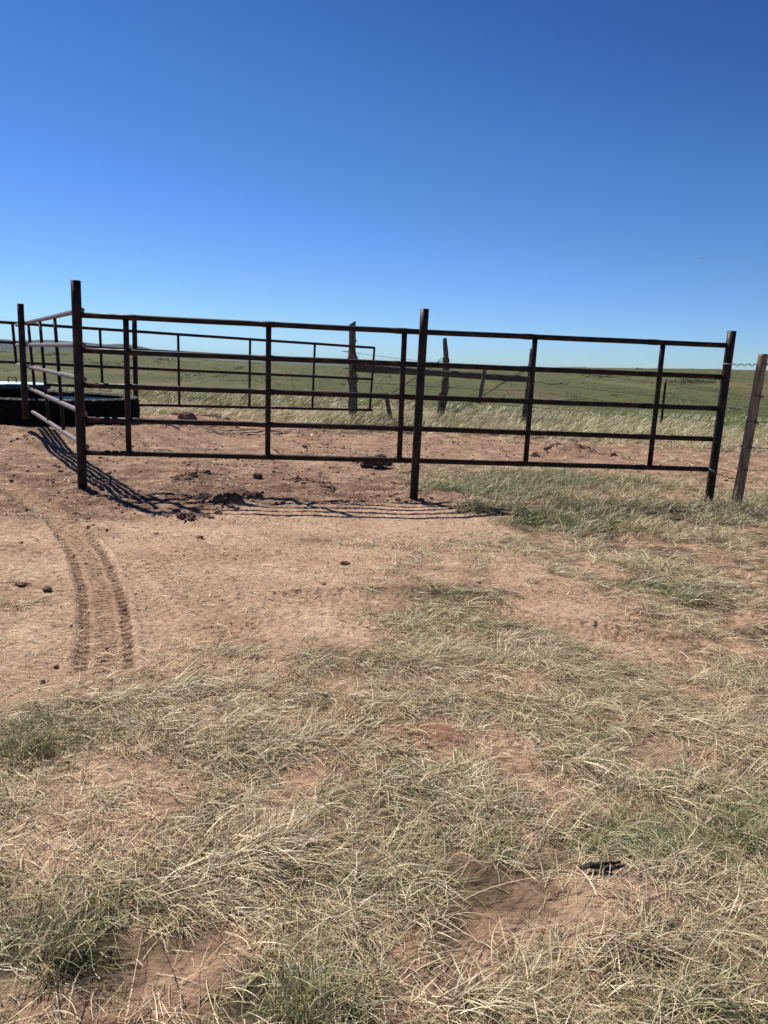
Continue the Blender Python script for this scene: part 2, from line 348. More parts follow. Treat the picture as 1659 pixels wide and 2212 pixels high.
class MB:
    def __init__(s): s.v = []; s.f = []
    def add(s, V, F):
        k = len(s.v); s.v += [tuple(map(float, p)) for p in V]; s.f += [tuple(int(i) + k for i in f) for f in F]
    def tube(s, pts, r, seg=14, cap=True, rfun=None):
        pts = [np.asarray(p, float) for p in pts]; n = len(pts)
        r = [r] * n if np.isscalar(r) else list(r)
        tan = [pts[min(i + 1, n - 1)] - pts[max(i - 1, 0)] for i in range(n)]
        tan = [t / (np.linalg.norm(t) + 1e-12) for t in tan]
        up = np.array([0, 0, 1.0]) if abs(tan[0][2]) < .9 else np.array([1.0, 0, 0])
        V = []; prev = None
        for i in range(n):
            a = up - tan[i] * np.dot(up, tan[i]) if prev is None else prev - tan[i] * np.dot(prev, tan[i])
            a /= np.linalg.norm(a); prev = a; b = np.cross(tan[i], a)
            for k in range(seg):
                th = 2 * math.pi * k / seg
                rr = r[i] * (rfun(i / max(n - 1, 1), th) if rfun else 1)
                V.append(pts[i] + rr * (math.cos(th) * a + math.sin(th) * b))
        F = [(i * seg + k, i * seg + (k + 1) % seg, (i + 1) * seg + (k + 1) % seg, (i + 1) * seg + k) for i in range(n - 1) for k in range(seg)]
        if cap:
            F.append(tuple(range(seg))[::-1]); F.append(tuple((n - 1) * seg + k for k in range(seg)))
        s.add(V, F)
    def build(s, name, mats, parent=None, smooth_sh=True, origin=None):
        me = bpy.data.meshes.new(name); off = np.zeros(3)
        if parent is not None: off = np.array(parent.matrix_basis.translation)
        pp = parent.parent if parent is not None else None
        while pp is not None: off = off + np.array(pp.matrix_basis.translation); pp = pp.parent
        o = bpy.data.objects.new(name, me); col.objects.link(o)
        if parent is not None: o.parent = parent
        if origin is not None: o.location = tuple(np.asarray(origin, float) - off); off = np.asarray(origin, float)
        me.from_pydata([tuple(np.asarray(v) - off) for v in s.v], [], s.f)
        for mt in (mats if isinstance(mats, list) else [mats]): me.materials.append(mt)
        if smooth_sh:
            me.polygons.foreach_set('use_smooth', [len(f) < 5 for f in s.f])
        me.update()
        return o

# ------------------------------------------------------------------ ground sheet (finer near the viewer, reaching the horizon)
th = np.concatenate([np.linspace(-180, -45, 46)[:-1], np.linspace(-45, -34, 40)[:-1], np.linspace(-34, 34, 800), np.linspace(34, 45, 40)[1:], np.linspace(45, 180, 46)[1:-1]])
th = np.radians(th)
def geo(a, b, q): return a * q ** np.arange(0, math.log(b / a) / math.log(q))
rr = np.concatenate([geo(.15, 1.3, 1.25), geo(1.3, 3.6, 1.0045), geo(3.6, 6.6, 1.0016), geo(6.6, 10, 1.0026), geo(10, 26, 1.005), geo(26, 420, 1.018), geo(420, 12500, 1.09)])
RR, TT = np.meshgrid(rr, th, indexing='ij')
GX = (RR * np.sin(TT)).ravel(); GY = (RR * np.cos(TT)).ravel()
BARE = bare_field(GX, GY)
GZ = terrain(GX, GY, True, BARE)
nr, nt = len(rr), len(th)
i0 = np.arange(nr - 1)[:, None] * nt; j = np.arange(nt)[None, :]; j1 = (j + 1) % nt
GF = np.stack([i0 + j, i0 + nt + j, i0 + nt + j1, i0 + j1], -1).reshape(-1, 4)[:, ::-1]
def mixc(a, b, t): return a * (1 - t[:, None]) + np.asarray(b)[None, :] * t[:, None]
R_ = np.hypot(GX, GY)
rough = rough_field(GX, GY)
sand = np.tile(np.array([[.54, .375, .25]]), (len(GX), 1))
v = np.clip(.5 + .6 * fbm(GX * 1.6, GY * 1.6, 61, 4), 0, 1)
sand = mixc(sand, (.39, .245, .158), v * .85)
redn = (1 - .35 * smooth(9.3, 11.5, GY)) * np.clip(.80 + .6 * fbm(GX * 2.3, GY * 2.9, 62, 4), 0, 1) * rough
soil = mixc(sand, (.185, .102, .070), redn)
dk = smooth(.25, .75, fbm(GX * 5.1, GY * 5.1, 63, 3)) * rough
soil = mixc(soil, (.10, .058, .042), dk * .7)
pale = smooth(.25, .7, fbm(GX * .9, GY * 2.6, 64, 3)) * smooth(9.5, 11, GY) * smooth(18, 15, GY)
soil = mixc(soil, (.44, .27, .175), pale * .75)
_rut, _lug = track_field(GX, GY)
soil = mixc(soil, (.34, .21, .135), np.clip(-_rut / .016, 0, 1) * (.55 + .35 * rough))
ant = np.exp(-(((GX - gp(935, 1596)[0]) / .17) ** 2 + ((GY - gp(935, 1596)[1]) / .12) ** 2))
soil = mixc(soil, (.28, .10, .06), ant * .9)
duff = mixc(np.tile(np.array([[.15, .100, .062]]), (len(GX), 1)), (.44, .28, .185), np.clip(.5 + 1.1 * fbm(GX * 2.6, GY * 2.6, 65, 3), 0, 1))
g0 = mixc(duff, (.065, .058, .030), smooth(.2, .8, green_field(GX, GY)))
near_c = soil * BARE[:, None] + g0 * (1 - BARE[:, None])
ol = np.tile(np.array([[.086, .092, .033]]), (len(GX), 1))
st = np.maximum(R_, 20)
n1 = fbm(GX / 9., GY / 22., 71, 4); n2 = fbm(GX / 34., GY / 60., 72, 3); n3 = fbm(GX / 2.3, GY / 7., 73, 3)
ol = mixc(ol, (.15, .128, .055), smooth(.1, .9, n1 * .6 + n2 * .5))
ol = mixc(ol, (.072, .082, .030), smooth(.15, .9, -n1 * .5 + n2 * .5) * .8)
ol = mixc(ol, (.15, .10, .06), smooth(.35, 1.0, fbm(GX / 15., GY / 40., 74, 3)) * .6)
n4_ = fbm(GX / 6., GY / 26., 75, 4)
ol = mixc(ol, (.17, .145, .08), smooth(.35, .9, n4_) * .6)
ol = mixc(ol, (.06, .068, .028), smooth(.3, .8, -n4_) * .6)
ol = mixc(ol, (.055, .06, .026), smooth(.35, .8, n3) * .5 * smooth(250, 60, R_))
strawband = mixc(np.tile(np.array([[.25, .20, .105]]), (len(GX), 1)), (.15, .13, .06), np.clip(.5 + .8 * n3, 0, 1))
fargrass = strawband * (1 - smooth(21, 27, R_ + 2 * n1))[:, None] + ol * smooth(21, 27, R_ + 2 * n1)[:, None]
COLR = near_c * (1 - smooth(17, 20, GY + 1.2 * n3) * (1 - BARE))[:, None] + fargrass * (smooth(17, 20, GY + 1.2 * n3) * (1 - BARE))[:, None]
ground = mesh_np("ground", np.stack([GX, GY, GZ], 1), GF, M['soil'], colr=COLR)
tagit(ground, "bare red soil yard giving way to trampled dry grass and open olive prairie", "ground", kind="structure")

# ------------------------------------------------------------------ distant hills
def hill_ridge(name, label, prof, dist, depth):
    xs = []; tops = []
    for px, dpy in prof:
        x = (px - 829.5) / FOC * dist; lvl = (dpy + 7.5) / FOC * dist
        xs.append(x); tops.append(CAM_H + lvl)
    X = np.linspace(xs[0], xs[-1], 220); T = np.interp(X, xs, tops)
    T = np.convolve(np.pad(T, 4, mode='edge'), np.ones(9) / 9, 'valid')
    rows = np.linspace(-1, 1, 25); V = []
    for q in rows:
        prof_q = math.cos(q * math.pi / 2) ** 1.4
        for i, x in enumerate(X):
            base = -48
            z = base + (T[i] - base) * prof_q + (6 * float(perlin(np.array([x / 260.]), np.array([q * 5 + dist]), 81)[0]) * (1 - prof_q) * prof_q * 4 if prof_q > 0 else 0)
            V.append((x, dist + q * depth, z))
    nx = len(X); F = [(a * nx + b_, a * nx + b_ + 1, (a + 1) * nx + b_ + 1, (a + 1) * nx + b_) for a in range(24) for b_ in range(nx - 1)]
    return tagit(mesh_np(name, V, F, M['hill']), label, "hills", kind="structure")
hill_ridge("hills", "low blue hills on the far horizon behind the stock tank", [(-500, 2), (-300, 6), (-120, 4), (-40, 6), (5, 8.5), (40, 6), (79, 9), (110, 11), (150, 9), (184, 8.6), (225, 5), (256, 8.5), (279, 9), (300, 4), (340, -4), (420, -12), (460, -20)], 7000, 900)
hill_ridge("hills", "faint blue rise on the horizon behind the far pipe fence", [(540, -26), (590, -12), (640, -7), (690, -9), (720, -13), (745, -8), (790, -10), (850, -16), (900, -24)], 9500, 900)

# ------------------------------------------------------------------ pipe fences
A = gp(179, 1062); Mp = gp(893, 1084); Rp = gp(1530, 1086)
def top_z(px, py, P): return at_depth(px, py, P[1])[2]
def vpost(parent, P, zt, r, name='post', mat=None, zb=None, lean=(0, 0), label=None):
    zb = gz(P[0], P[1]) - .12 if zb is None else zb
    k = 9; pts = [(P[0] + lean[0] * i / (k - 1), P[1] + lean[1] * i / (k - 1), zb + (zt - zb) * i / (k - 1)) for i in range(k)]
    b_ = MB(); b_.tube(pts, r, 22); o = b_.build(name, mat or M['steel'], parent, origin=(P[0], P[1], zb))
    if label: o['label'] = label
    return o
def pipe(parent, pts, r=.0245, name='rail', mat=None, sub=10, label=None, welds=()):
    full = []
    for i in range(len(pts) - 1):
        p, q = np.asarray(pts[i]), np.asarray(pts[i + 1])
        for k in range(sub): full.append(p + (q - p) * k / sub)
    full.append(np.asarray(pts[-1]))
    for k in range(1, len(full) - 1): full[k] = full[k] + np.array([0, 0, .0010 * math.sin(k * 1.7 + full[k][2] * 9)])
    rr_ = [r] * len(full)
    for wx in welds:
        for i in range(len(full) - 1):
            if min(full[i][0], full[i + 1][0]) < wx < max(full[i][0], full[i + 1][0]):
                p_, q_ = full[i], full[i + 1]; ins, ir = [], []
                for o_, k_ in ((-.062, 1.0), (-.055, 1.10), (.035, 1.12), (.075, 1.09), (.085, 1.0)):
                    t_ = (wx + o_ - p_[0]) / (q_[0] - p_[0])
                    if 0 < t_ < 1: ins.append(p_ + (q_ - p_) * t_); ir.append(r * k_)
                full[i + 1:i + 1] = ins; rr_[i + 1:i + 1] = ir; break
    b_ = MB(); b_.tube(full, rr_, 16); o = b_.build(name, mat or M['steel'], parent, origin=full[0])
    if label: o['label'] = label
    return o
front = empty("pipe_fence", tuple(Mp), "nearest rusty pipe fence, two five-rail panels between three tall posts across the middle", "pipe fence", "rusty pipe fences round the pen")
vpost(front, A, top_z(166, 606, A), .051)
vpost(front, Mp, top_z(912, 667, Mp), .047, lean=(.02, 0))
vpost(front, Rp, top_z(1580, 715, Rp), .051, lean=(.03, 0))
yA = [z1(740, y) for y in (458, 755, 1048, 1336, 1615)]
yM = [z3(600, y) for y in (306, 560, 815, 1060, 1308)]
yR = [z4(*p) for p in ((1375, 258), (1342, 471), (1312, 684), (1280, 891), (1250, 1094))]
off = np.array([0, .062, 0])            # rails run on the far side of the middle post
front_rails = []
for a_, m_, r_ in zip(yA, yM, yR):
    pa = on_plane(*a_, A, Mp); pm = on_plane(*m_, A, Mp) + off; pr = on_plane(*r_, Mp, Rp)
    pa = pm + (pa - pm) * ((A[0] + .02 - pm[0]) / (pa[0] - pm[0]))
    front_rails.append((pa, pm, pr)); wx_ = [on_plane(*z1(1072, 0), A, Mp)[0], on_plane(*z2(644, 0), A, Mp)[0], on_plane(*z3(494, 0), A, Mp)[0], on_plane(*z3(1490, 0), Mp, Rp)[0], on_plane(*z4(908, 0), Mp, Rp)[0]]; pipe(front, [pa, pm, pr], .030, welds=wx_)
def rail_z(i, X):
    pa, pm, pr = front_rails[i]
    return np.interp(X, [pa[0], pm[0], pr[0]], [pa[2], pm[2], pr[2]]), np.interp(X, [pa[0], pm[0], pr[0]], [pa[1], pm[1], pr[1]])
for (t_, b_) in ((z1(1060, 500), z1(1085, 1600)), (z2(647, 270), z2(640, 1262)), (z3(514, 325), z3(474, 1290)), (z3(1527, 365), z3(1453, 1315)), (z4(953, 255), z4(862, 1070))):
    PQ = (A, Mp) if t_[0] < 900 else (Mp, Rp)
    pt = on_plane(*t_, *PQ); pb = on_plane(*b_, *PQ)
    zt, yt = rail_z(0, pt[0]); zb, yb = rail_z(4, pb[0])
    pipe(front, [(pb[0], yb, zb), (pt[0], yt, zt)], .0305, 'upright', sub=6)
for i in range(5):                       # weld lumps where uprights cross
    pass

# side fence: from the near corner post back over the stock tank
Cc = np.array([-7.0, 14.45, 0.0]); S0 = A + np.array([.075, .055, 0])
side = empty("pipe_fence", (-5.2, 11.5, 0), "pipe fence with pale sunlit rails running from the left corner post to the tank", "pipe fence", "rusty pipe fences round the pen")
side_r = []
for a_, c_ in ((z1(691, 414), z1(140, 540)), (z1(702, 707), z1(143, 707)), (z1(712, 998), z1(152, 872)), (z1(720, 1287), z1(206, 1055)), (z1(732, 1568), z1(276, 1272))):
    p, q = on_plane(*a_, S0, Cc), on_plane(*c_, S0, Cc); side_r.append((p, q)); pipe(side, [p, q], .029, mat=M['steel_sunlit'])
def side_pt(i, px):
    p, q = side_r[i]; e = on_plane(px, 850, S0, Cc); t_ = (e[1] - p[1]) / (q[1] - p[1]); return p + (q - p) * t_
for x0, x1, i0_, i1_ in ((485, 525, 0, 4), (362, 400, 0, 4), (265, 295, 0, 3), (190, 205, 2, 3)):
    xm = (x0 + x1) / 2 * .3858 / 1.507
    p, q = side_pt(i1_, x1 * .3858 / 1.507), side_pt(i0_, x0 * .3858 / 1.507)
    pipe(side, [p, q], .022, 'upright', sub=5)
B = on_plane(*z1(232, 850), S0, Cc) + np.array([-.05, -.045, 0])
vpost(side, B, top_z(*z1(207, 361), B), .05, zb=.40)

# far fence: continues over the tank and ends short of the old wire fence
E = np.array([-.29, 18.6, 0.0])
farf = empty("pipe_fence", (-5.0, 15.5, 0), "farther thin pipe fence running behind the front panel and over the stock tank", "pipe fence", "rusty pipe fences round the pen")
L0 = [z1(-260, y) for y in (497, 667, 837)]
yC = [z1(130, y) for y in (535, 705, 872, 1030)]
yE = [z2(x, y) for x, y in ((1468, 432), (1460, 553), (1455, 675), (1449, 793), (1449, 913))]
Tp = on_plane(*z1(1150, 900), Cc, E)
far_r = []
for i in range(5):
    pe = on_plane(*yE[i], Cc, E)
    if i < 3: pc = on_plane(*L0[i], Cc, E)
    elif i == 3: pc = on_plane(*z1(388, 1043), Cc, E)
    else: pc = on_plane(*z1(1165, 1213), Cc, E)
    far_r.append((pc, pe)); pipe(farf, [pc, pe], .029, sub=16)
def far_pt(i, px):
    p, q = far_r[i]; e = on_plane(px, 830, Cc, E); t_ = (e[0] - p[0]) / (q[0] - p[0]); return p + (q - p) * t_
for t_, b_, i1_ in ((z1(130, 0), z1(146, 0), 2), (z1(856, 0), z1(864, 0), 3), (z1(1507, 0), z1(1512, 0), 4), (z2(505, 0), z2(503, 0), 4), (z2(1000, 0), z2(992, 0), 4), (z2(1456, 0), z2(1438, 0), 4)):
    pipe(farf, [far_pt(i1_, b_[0]), far_pt(0, t_[0])], .026, 'upright', sub=5)
vpost(farf, Tp + np.array([0, -.06, 0]), at_depth(*z1(1145, 486), Tp[1])[2], .048)

# ------------------------------------------------------------------ stock tank: a big old tyre laid flat, full of water
tx, ty = TANK_C; R0 = 1.61; zb0 = .20; zr0 = .68
def lathe(prof, cx, cy, seg=120, wob=None):
    V = []; nprof = len(prof)
    for k in range(seg):
        a_ = 2 * math.pi * k / seg
        for i, (r, z) in enumerate(prof):
            dr, dz = wob(a_, i) if wob else (0, 0)
            V.append((cx + (r + dr) * math.cos(a_), cy + (r + dr) * math.sin(a_), z + dz))
    F = [(k * nprof + i, ((k + 1) % seg) * nprof + i, ((k + 1) % seg) * nprof + i + 1, k * nprof + i + 1) for k in range(seg) for i in range(nprof - 1)]
    return V, F
tank = empty("stock_tank", (tx, ty, .2), "round black rubber stock tank full of water under the pipe fences at left", "water tank")
def wob(a_, i):
    nn = math.sin(a_ * 31) * .4 + math.sin(a_ * 53 + 1) * .35 + math.sin(a_ * 87 + 2) * .3
    return (.004 * nn, .008 * nn if i in (4, 5, 6) else 0)
b_ = MB(); b_.add(*lathe([(R0 - .02, zb0 - .1), (R0 + .01, zb0 + .1), (R0 + .02, zb0 + .25), (R0, zr0 - .07), (R0 - .02, zr0 - .015)], tx, ty)); b_.build("tyre_wall", M['rubber'], tank)
b_ = MB(); b_.add(*lathe([(R0 - .02, zr0 - .015), (R0 - .04, zr0 + .01), (R0 - .10, zr0 + .015), (R0 - .15, zr0), (R0 - .17, zr0 - .03)], tx, ty, 150, lambda a_, i: (.012 * math.sin(a_ * 47), .007 * (math.sin(a_ * 31) * .5 + math.sin(a_ * 73) * .5 + random.uniform(-.5, .5))) if 0 < i < 4 else (0, 0))); b_.build("rim", M['rim'], tank)
b_ = MB(); b_.add(*lathe([(R0 - .17, zr0 - .03), (R0 - .16, zr0 - .12), (R0 - .15, zb0)], tx, ty)); b_.build("inner_wall", M['rubber'], tank)
b_ = MB(); V, F = lathe([(R0 - .155, .60), (.6, .60), (.01, .60)], tx, ty, 72); b_.add(V, F); b_.build("water", M['water'], tank)
lid_c = at_depth(*z1(118, 1028), 14.75)
lx, ly, lz = lid_c; LR = .63
float_box = empty("float_box", (lx, ly, .3), "green drum with a pale round lid and small handle standing inside the stock tank", "drum")
b_ = MB(); b_.add(*lathe([(LR - .05, .25), (LR - .05, lz - .10), (LR - .05, lz - .06)], lx, ly, 64)); b_.build("drum_wall", M['rubber'], float_box)
b_ = MB(); b_.add(*lathe([(LR - .03, lz - .095), (LR + .005, lz - .09), (LR + .01, lz - .012), (LR, lz - .004)], lx, ly, 64)); lid = b_.build("lid_skirt", M['lidside'], float_box)
b_ = MB(); b_.add(*lathe([(LR, lz - .004), (LR - .03, lz + .004), (.25, lz + .012), (.005, lz + .014)], lx, ly, 64)); b_.build("lid", M['lidtop'], float_box)
hx = at_depth(*z1(108, 1018), ly)[0]
b_ = MB(); b_.tube([(hx - .075, ly - .02, lz), (hx - .075, ly - .02, lz + .10), (hx - .06, ly - .02, lz + .115), (hx + .06, ly - .02, lz + .105), (hx + .075, ly - .02, lz + .09), (hx + .075, ly - .02, lz)], .011, 8); b_.build("handle", M['steel'], float_box)

# ------------------------------------------------------------------ wooden posts and barbed wire
def wood_post(parent, base, top, r0, r1, knots=(), seg=26, rings=60, mat=None, name='wooden_post', rough=.10, seed=0, label=None, slant=0.0, bend=.0):
    base = np.asarray(base, float); top = np.asarray(top, float); rs = np.random.default_rng(seed)
    ph = rs.uniform(0, 6.28, 8)
    pts = []; rad_ = []
    for i in range(rings):
        t_ = i / (rings - 1); p = base + (top - base) * t_
        p = p + np.array([bend * math.sin(t_ * 5 + ph[0]), bend * .5 * math.sin(t_ * 7 + ph[1]), 0]); pts.append(p); rad_.append(r0 + (r1 - r0) * t_)
    def rf(t_, a_):
        q = 1 + rough * (.5 * math.sin(3 * a_ + ph[2] + 3 * t_) + .35 * math.sin(5 * a_ + ph[3] - 4 * t_) + .30 * math.sin(9 * a_ + ph[4]) * math.sin(t_ * 11 + ph[5]) + .25 * math.sin(17 * t_ + ph[6]) + .3 * math.sin(29 * t_ + 2 * a_ + ph[7]))
        for kt, ka, kh, kw in knots:
            d_ = (a_ - ka + math.pi) % (2 * math.pi) - math.pi
            q += kh * math.exp(-((t_ - kt) / kw) ** 2 - (d_ / .7) ** 2)
        return q
    b_ = MB(); b_.tube(pts, rad_, seg, True, rf)
    if slant:                               # sawn at an angle
        nv = len(b_.v); e = nv - seg
        for k in range(e, nv):
            x, y, z = b_.v[k]; b_.v[k] = (x, y, z + slant * (x - top[0]) / r1)
    o = b_.build(name, mat or M['wood'], parent, origin=base)
    if label: o['label'] = label
    return o
def catenary(p, q, sag, n_=14):
    p, q = np.asarray(p, float), np.asarray(q, float)
    return [p + (q - p) * t_ - np.array([0, 0, sag * 4 * t_ * (1 - t_)]) for t_ in np.linspace(0, 1, n_)]
def add_barbed(b_, pts, r=.0032, barb=.13, twist=True):
    pts = [np.asarray(p, float) for p in pts]
    seg_l = [np.linalg.norm(pts[i + 1] - pts[i]) for i in range(len(pts) - 1)]; tot = sum(seg_l)
    b_.tube(pts, r, 5)
    s_ = np.concatenate([[0], np.cumsum(seg_l)]); P = np.array(pts)
    k = barb * .5; d0 = (pts[-1] - pts[0]) / tot
    while k < tot:
        c = np.array([np.interp(k, s_, P[:, j_]) for j_ in range(3)])
        for _ in range(2):
            v_ = np.array([random.uniform(-1, 1), random.uniform(-1, 1), random.uniform(-1, 1)]); v_ -= d0 * np.dot(v_, d0); v_ /= np.linalg.norm(v_) + 1e-9
            b_.tube([c - v_ * .018, c + v_ * .018], r * .6, 3)
        b_.tube([c - d0 * .012, c + d0 * .012], r * 1.8, 5)
        k += barb
def gpost(basepx, toppx, dz=0.0):
    b0 = gp(*basepx); b0[2] = gz(b0[0], b0[1]); t0 = at_depth(*toppx, b0[1]); return b0, t0
w1b, w1t = gpost(z2(1295, 1010), z2(1300, 238)); w2b, w2t = gpost(z3(795, 1008), z3(836, 358)); w3b, w3t = gpost(z3(1432, 1040), z3(1500, 436))
oldf = empty("barbed_wire_fence", tuple(w2b), "old barbed wire fence on gnarled cedar posts beyond the pen, crossing the prairie grass", "wire fence", "barbed wire fences")
w1b = w1b - np.array([0, 0, .1]); w2b = w2b - np.array([0, 0, .1]); w3b = w3b - np.array([0, 0, .1])
wood_post(oldf, w1b, w1t, .118, .076, [(.66, 0, .45, .03), (.66, 3.1, .35, .025), (.47, 3.2, .5, .03), (.47, 0, .3, .03), (.32, .3, .5, .03), (.83, .2, .35, .015), (.95, .3, .5, .01)], seed=3, rough=.24, slant=.055, bend=.02, label="thickest gnarled cedar post at the end of the fence")
wood_post(oldf, w2b, w2t, .135, .050, [(.36, 3.0, .55, .025), (.30, 2.8, .4, .03), (.43, 0, .25, .04), (.52, 3, .25, .02), (.75, .2, .5, .012)], seed=5, rough=.28, bend=.06, label="twisted cedar post leaning in the middle of the brace")
wood_post(oldf, w3b, w3t, .105, .045, [(.15, 3.1, .3, .02)], seed=9, rough=.09, bend=.01, label="smoother grey post at the far end of the brace pole")
# steel post
tb, tt = gpost(z4(930, 830), z4(967, 493)); b_ = MB(); tb[2] -= .1
for dx, dy, wx, wy in ((0, 0, .004, .03), (0, -.03, .032, .004)):
    c0 = np.array([tb[0] + dx, tb[1] + dy, tb[2]]); c1 = np.array([tt[0] + dx, tt[1] + dy, tt[2]])
    V = [c + np.array([sx * wx, sy * wy, 0]) for c in (c0, c1) for sx, sy in ((-1, -1), (1, -1), (1, 1), (-1, 1))]
    b_.add(V, [(3, 2, 1, 0), (4, 5, 6, 7), (0, 1, 5, 4), (1, 2, 6, 5), (2, 3, 7, 6), (3, 0, 4, 7)])
sp_ = b_.build("steel_post", M['steel'], oldf, smooth_sh=False)
b_ = MB(); d_ = (tt - tb) / np.linalg.norm(tt - tb); b_.tube([tt - d_ * .12 + np.array([0, -.03, 0]), tt + d_ * .01 + np.array([0, -.03, 0])], .034, 8); b_.build("painted_tip", M['wood'], sp_)
# brace pole, twist sticks, brace wires
bp0 = at_depth(*z3(128, 585), w1b[1] - .02); bp1 = at_depth(*z3(860, 632), w2b[1] - .19); bp2 = at_depth(*z3(1478, 674), w3b[1] - .05)
bp = [bp0 + (bp1 - bp0) * t_ for t_ in np.linspace(0, 1, 14)] + [bp1 + (bp2 - bp1) * t_ for t_ in np.linspace(0, 1, 14)[1:]]
b_ = MB(); b_.tube(bp, np.linspace(.098, .082, len(bp)), 16, True, lambda t_, a_: 1 + .08 * math.sin(9 * t_ + 2 * a_) + .06 * math.sin(23 * t_)); b_.build("brace_pole", M['wood_pole'], oldf, origin=bp0)
def braided(b_, p, q, r=.010):
    p, q = np.asarray(p, float), np.asarray(q, float); d = q - p; L = np.linalg.norm(d); d /= L
    u = np.cross(d, [0, 1, 0]); u /= np.linalg.norm(u); w_ = np.cross(d, u); N_ = int(L / .05)
    for ph in (0, math.pi):
        pts = [p + d * L * i / N_ + (.012 + .035 * abs(2 * i / N_ - 1) ** 3) * (math.cos(i * .8 + ph) * u + math.sin(i * .8 + ph) * w_) for i in range(N_ + 1)]
        b_.tube(pts, r, 5)
b_ = MB(); braided(b_, at_depth(*z3(838, 500), w2b[1] - .1), at_depth(*z3(130, 972), w1b[1] - .1)); b_.build("brace_wire", M['wire'], oldf)
b_ = MB(); braided(b_, at_depth(*z3(1480, 575), w3b[1] - .1), at_depth(*z3(820, 985), w2b[1] - .15)); b_.build("brace_wire", M['wire'], oldf)
p0 = gp(*z3(412, 1012)); p0[2] = gz(p0[0], p0[1]) - .05; p0 = np.array(at_depth(*z3(412, 1012), w1b[1])); p1 = at_depth(*z3(371, 782), w1b[1] - .15)
wood_post(oldf, p0, p1, .062, .05, seed=21, name='twist_stick', rough=.05, rings=14, seg=12)
p0 = at_depth(*z3(1088, 862), w3b[1] - .2); p1 = at_depth(*z3(1134, 592), w3b[1] - .2)
wood_post(oldf, p0, p1, .05, .055, seed=22, name='twist_stick', rough=.05, rings=14, seg=12)
# five strands
wy = [[z2(1318, 470), z3(640, 530), z3(838, 553), z3(1500, 580)], [z2(1318, 600), z3(700, 640), z3(838, 655), z3(1470, 690)],
      [z2(1320, 692), z3(700, 715), z3(830, 735), z3(1470, 765)], [z2(1320, 790), z3(600, 800), z3(800, 825), z3(1440, 885)], [z2(1320, 897), z3(600, 905), z3(790, 915), z3(1425, 968)]]
wt = [[z4(967, 517), z4(1400, 585), z4(1900, 660)], [z4(960, 606), z4(1400, 655), z4(1900, 720)], [z4(955, 675), z4(1400, 705), z4(1900, 760)], [z4(948, 740), z4(1400, 775), z4(1900, 810)], [z4(940, 795), z4(1400, 830), z4(1900, 860)]]
for a_, c_ in zip(wy, wt):
    Y1, Y2, Y3, Y4 = w1b[1] - .16, w2b[1] - .16, w3b[1] - .14, tb[1] - .05
    P_ = [at_depth(*a_[0], Y1), at_depth(*a_[2], Y2), at_depth(*a_[3], Y3), at_depth(*c_[0], Y4), at_depth(*c_[1], Y4 + .5), at_depth(*c_[2], Y4 + 1)]
    pts = []
    for i in range(len(P_) - 1): pts += catenary(P_[i], P_[i + 1], .015, 10)[(0 if i == 0 else 1):]
    b_ = MB(); add_barbed(b_, pts, .0045, .22)
    k = np.array(P_[0]); b_.tube([k + np.array([.17 * math.sin(q) - .17, .16 - .16 * math.cos(q), .004 * q]) for q in np.linspace(0, 6.28, 14)], .006, 5)
    b_.build("barbed_wire", M['wire'], oldf)

nb, nt_ = gpost(z4(1440, 1348), z4(1630, 316)); nb[2] -= .08
nearf = empty("barbed_wire_fence", tuple(nb), "barbed wire strands on the tan round wooden post at the right edge", "wire fence", "barbed wire fences")
wood_post(nearf, nb, nt_, .060, .054, [(.6, 1, .05, .05)], seed=14, mat=M['wood_tan'], rough=.035, rings=50, seg=24)
Yn = nb[1]
ends = ((4.0, .03), (4.0, .0), (4.0, .0), (4.0, .0), (4.0, .0))
ys = ((1598, 384), (1560, 592), (1520, 772), (1482, 943), (1445, 1092))
ye = ((1900, 384), (1900, 660), (1900, 830), (1900, 990), (1900, 1150))
pp = [at_depth(*z4(1640, 384), Yn - .05), at_depth(*z4(1600, 604), Yn - .06), at_depth(*z4(1565, 776), Yn - .06), at_depth(*z4(1528, 948), Yn - .06), at_depth(*z4(1495, 1098), Yn - .06)]
drop = [0, .02, .02, .02, .02]
dirn = (Rp - np.array([A[0], A[1], 0])); dirn = dirn / np.linalg.norm(dirn)
x2 = nb + np.array([3.4, .45, 0]); x2[2] = gz(x2[0], x2[1]) - .08
wood_post(nearf, x2, x2 + np.array([0, 0, 1.9]), .06, .055, seed=15, mat=M['wood_tan'], rough=.035, rings=40, seg=20)
for i, p in enumerate(pp):
    q = np.array([x2[0], x2[1] - .06, p[2] - .01]); b_ = MB(); pts = catenary(p, q, .01, 16); add_barbed(b_, pts, .0034, .10)
    a0 = p + np.array([0, .06, 0])                      # wrapped round the post
    b_.tube([a0 + np.array([.064 * math.cos(t_), .066 * math.sin(t_), .004 * t_ - .01]) for t_ in np.linspace(-1.57, 5.5, 22)], .0034, 5)
    b_.tube([a0 + np.array([.066 * math.cos(t_), .068 * math.sin(t_), .009 * math.sin(3 * t_) + .008]) for t_ in np.linspace(-1.57, 5.5, 22)], .0034, 5)
    b_.build("barbed_wire", M['wire'], nearf)
r0 = at_depth(*z4(1415, 384), Rp[1] - .02); r1 = pp[0].copy()          # strand ends looped back to the pipe post
s0 = at_depth(*z4(1302, 1120), Rp[1] - .02); s1 = at_depth(*z4(1448, 1158), Yn - .02)
s2 = at_depth(*z4(1312, 1080), Rp[1] + .05); s3 = at_depth(*z4(1440, 1118), Yn + .03)
def strand(pts, r=.003):
    b2_ = MB(); b2_.tube(pts, r, 5); b2_.build("barbed_wire", M['wire'], nearf)
strand(catenary(r0, r1, .004, 12))
strand([r0 + (r1 - r0) * t_ + np.array([0, -.004, .016 * math.sin(t_ * 28) - .012]) for t_ in np.linspace(0, .72, 60)], .0036)
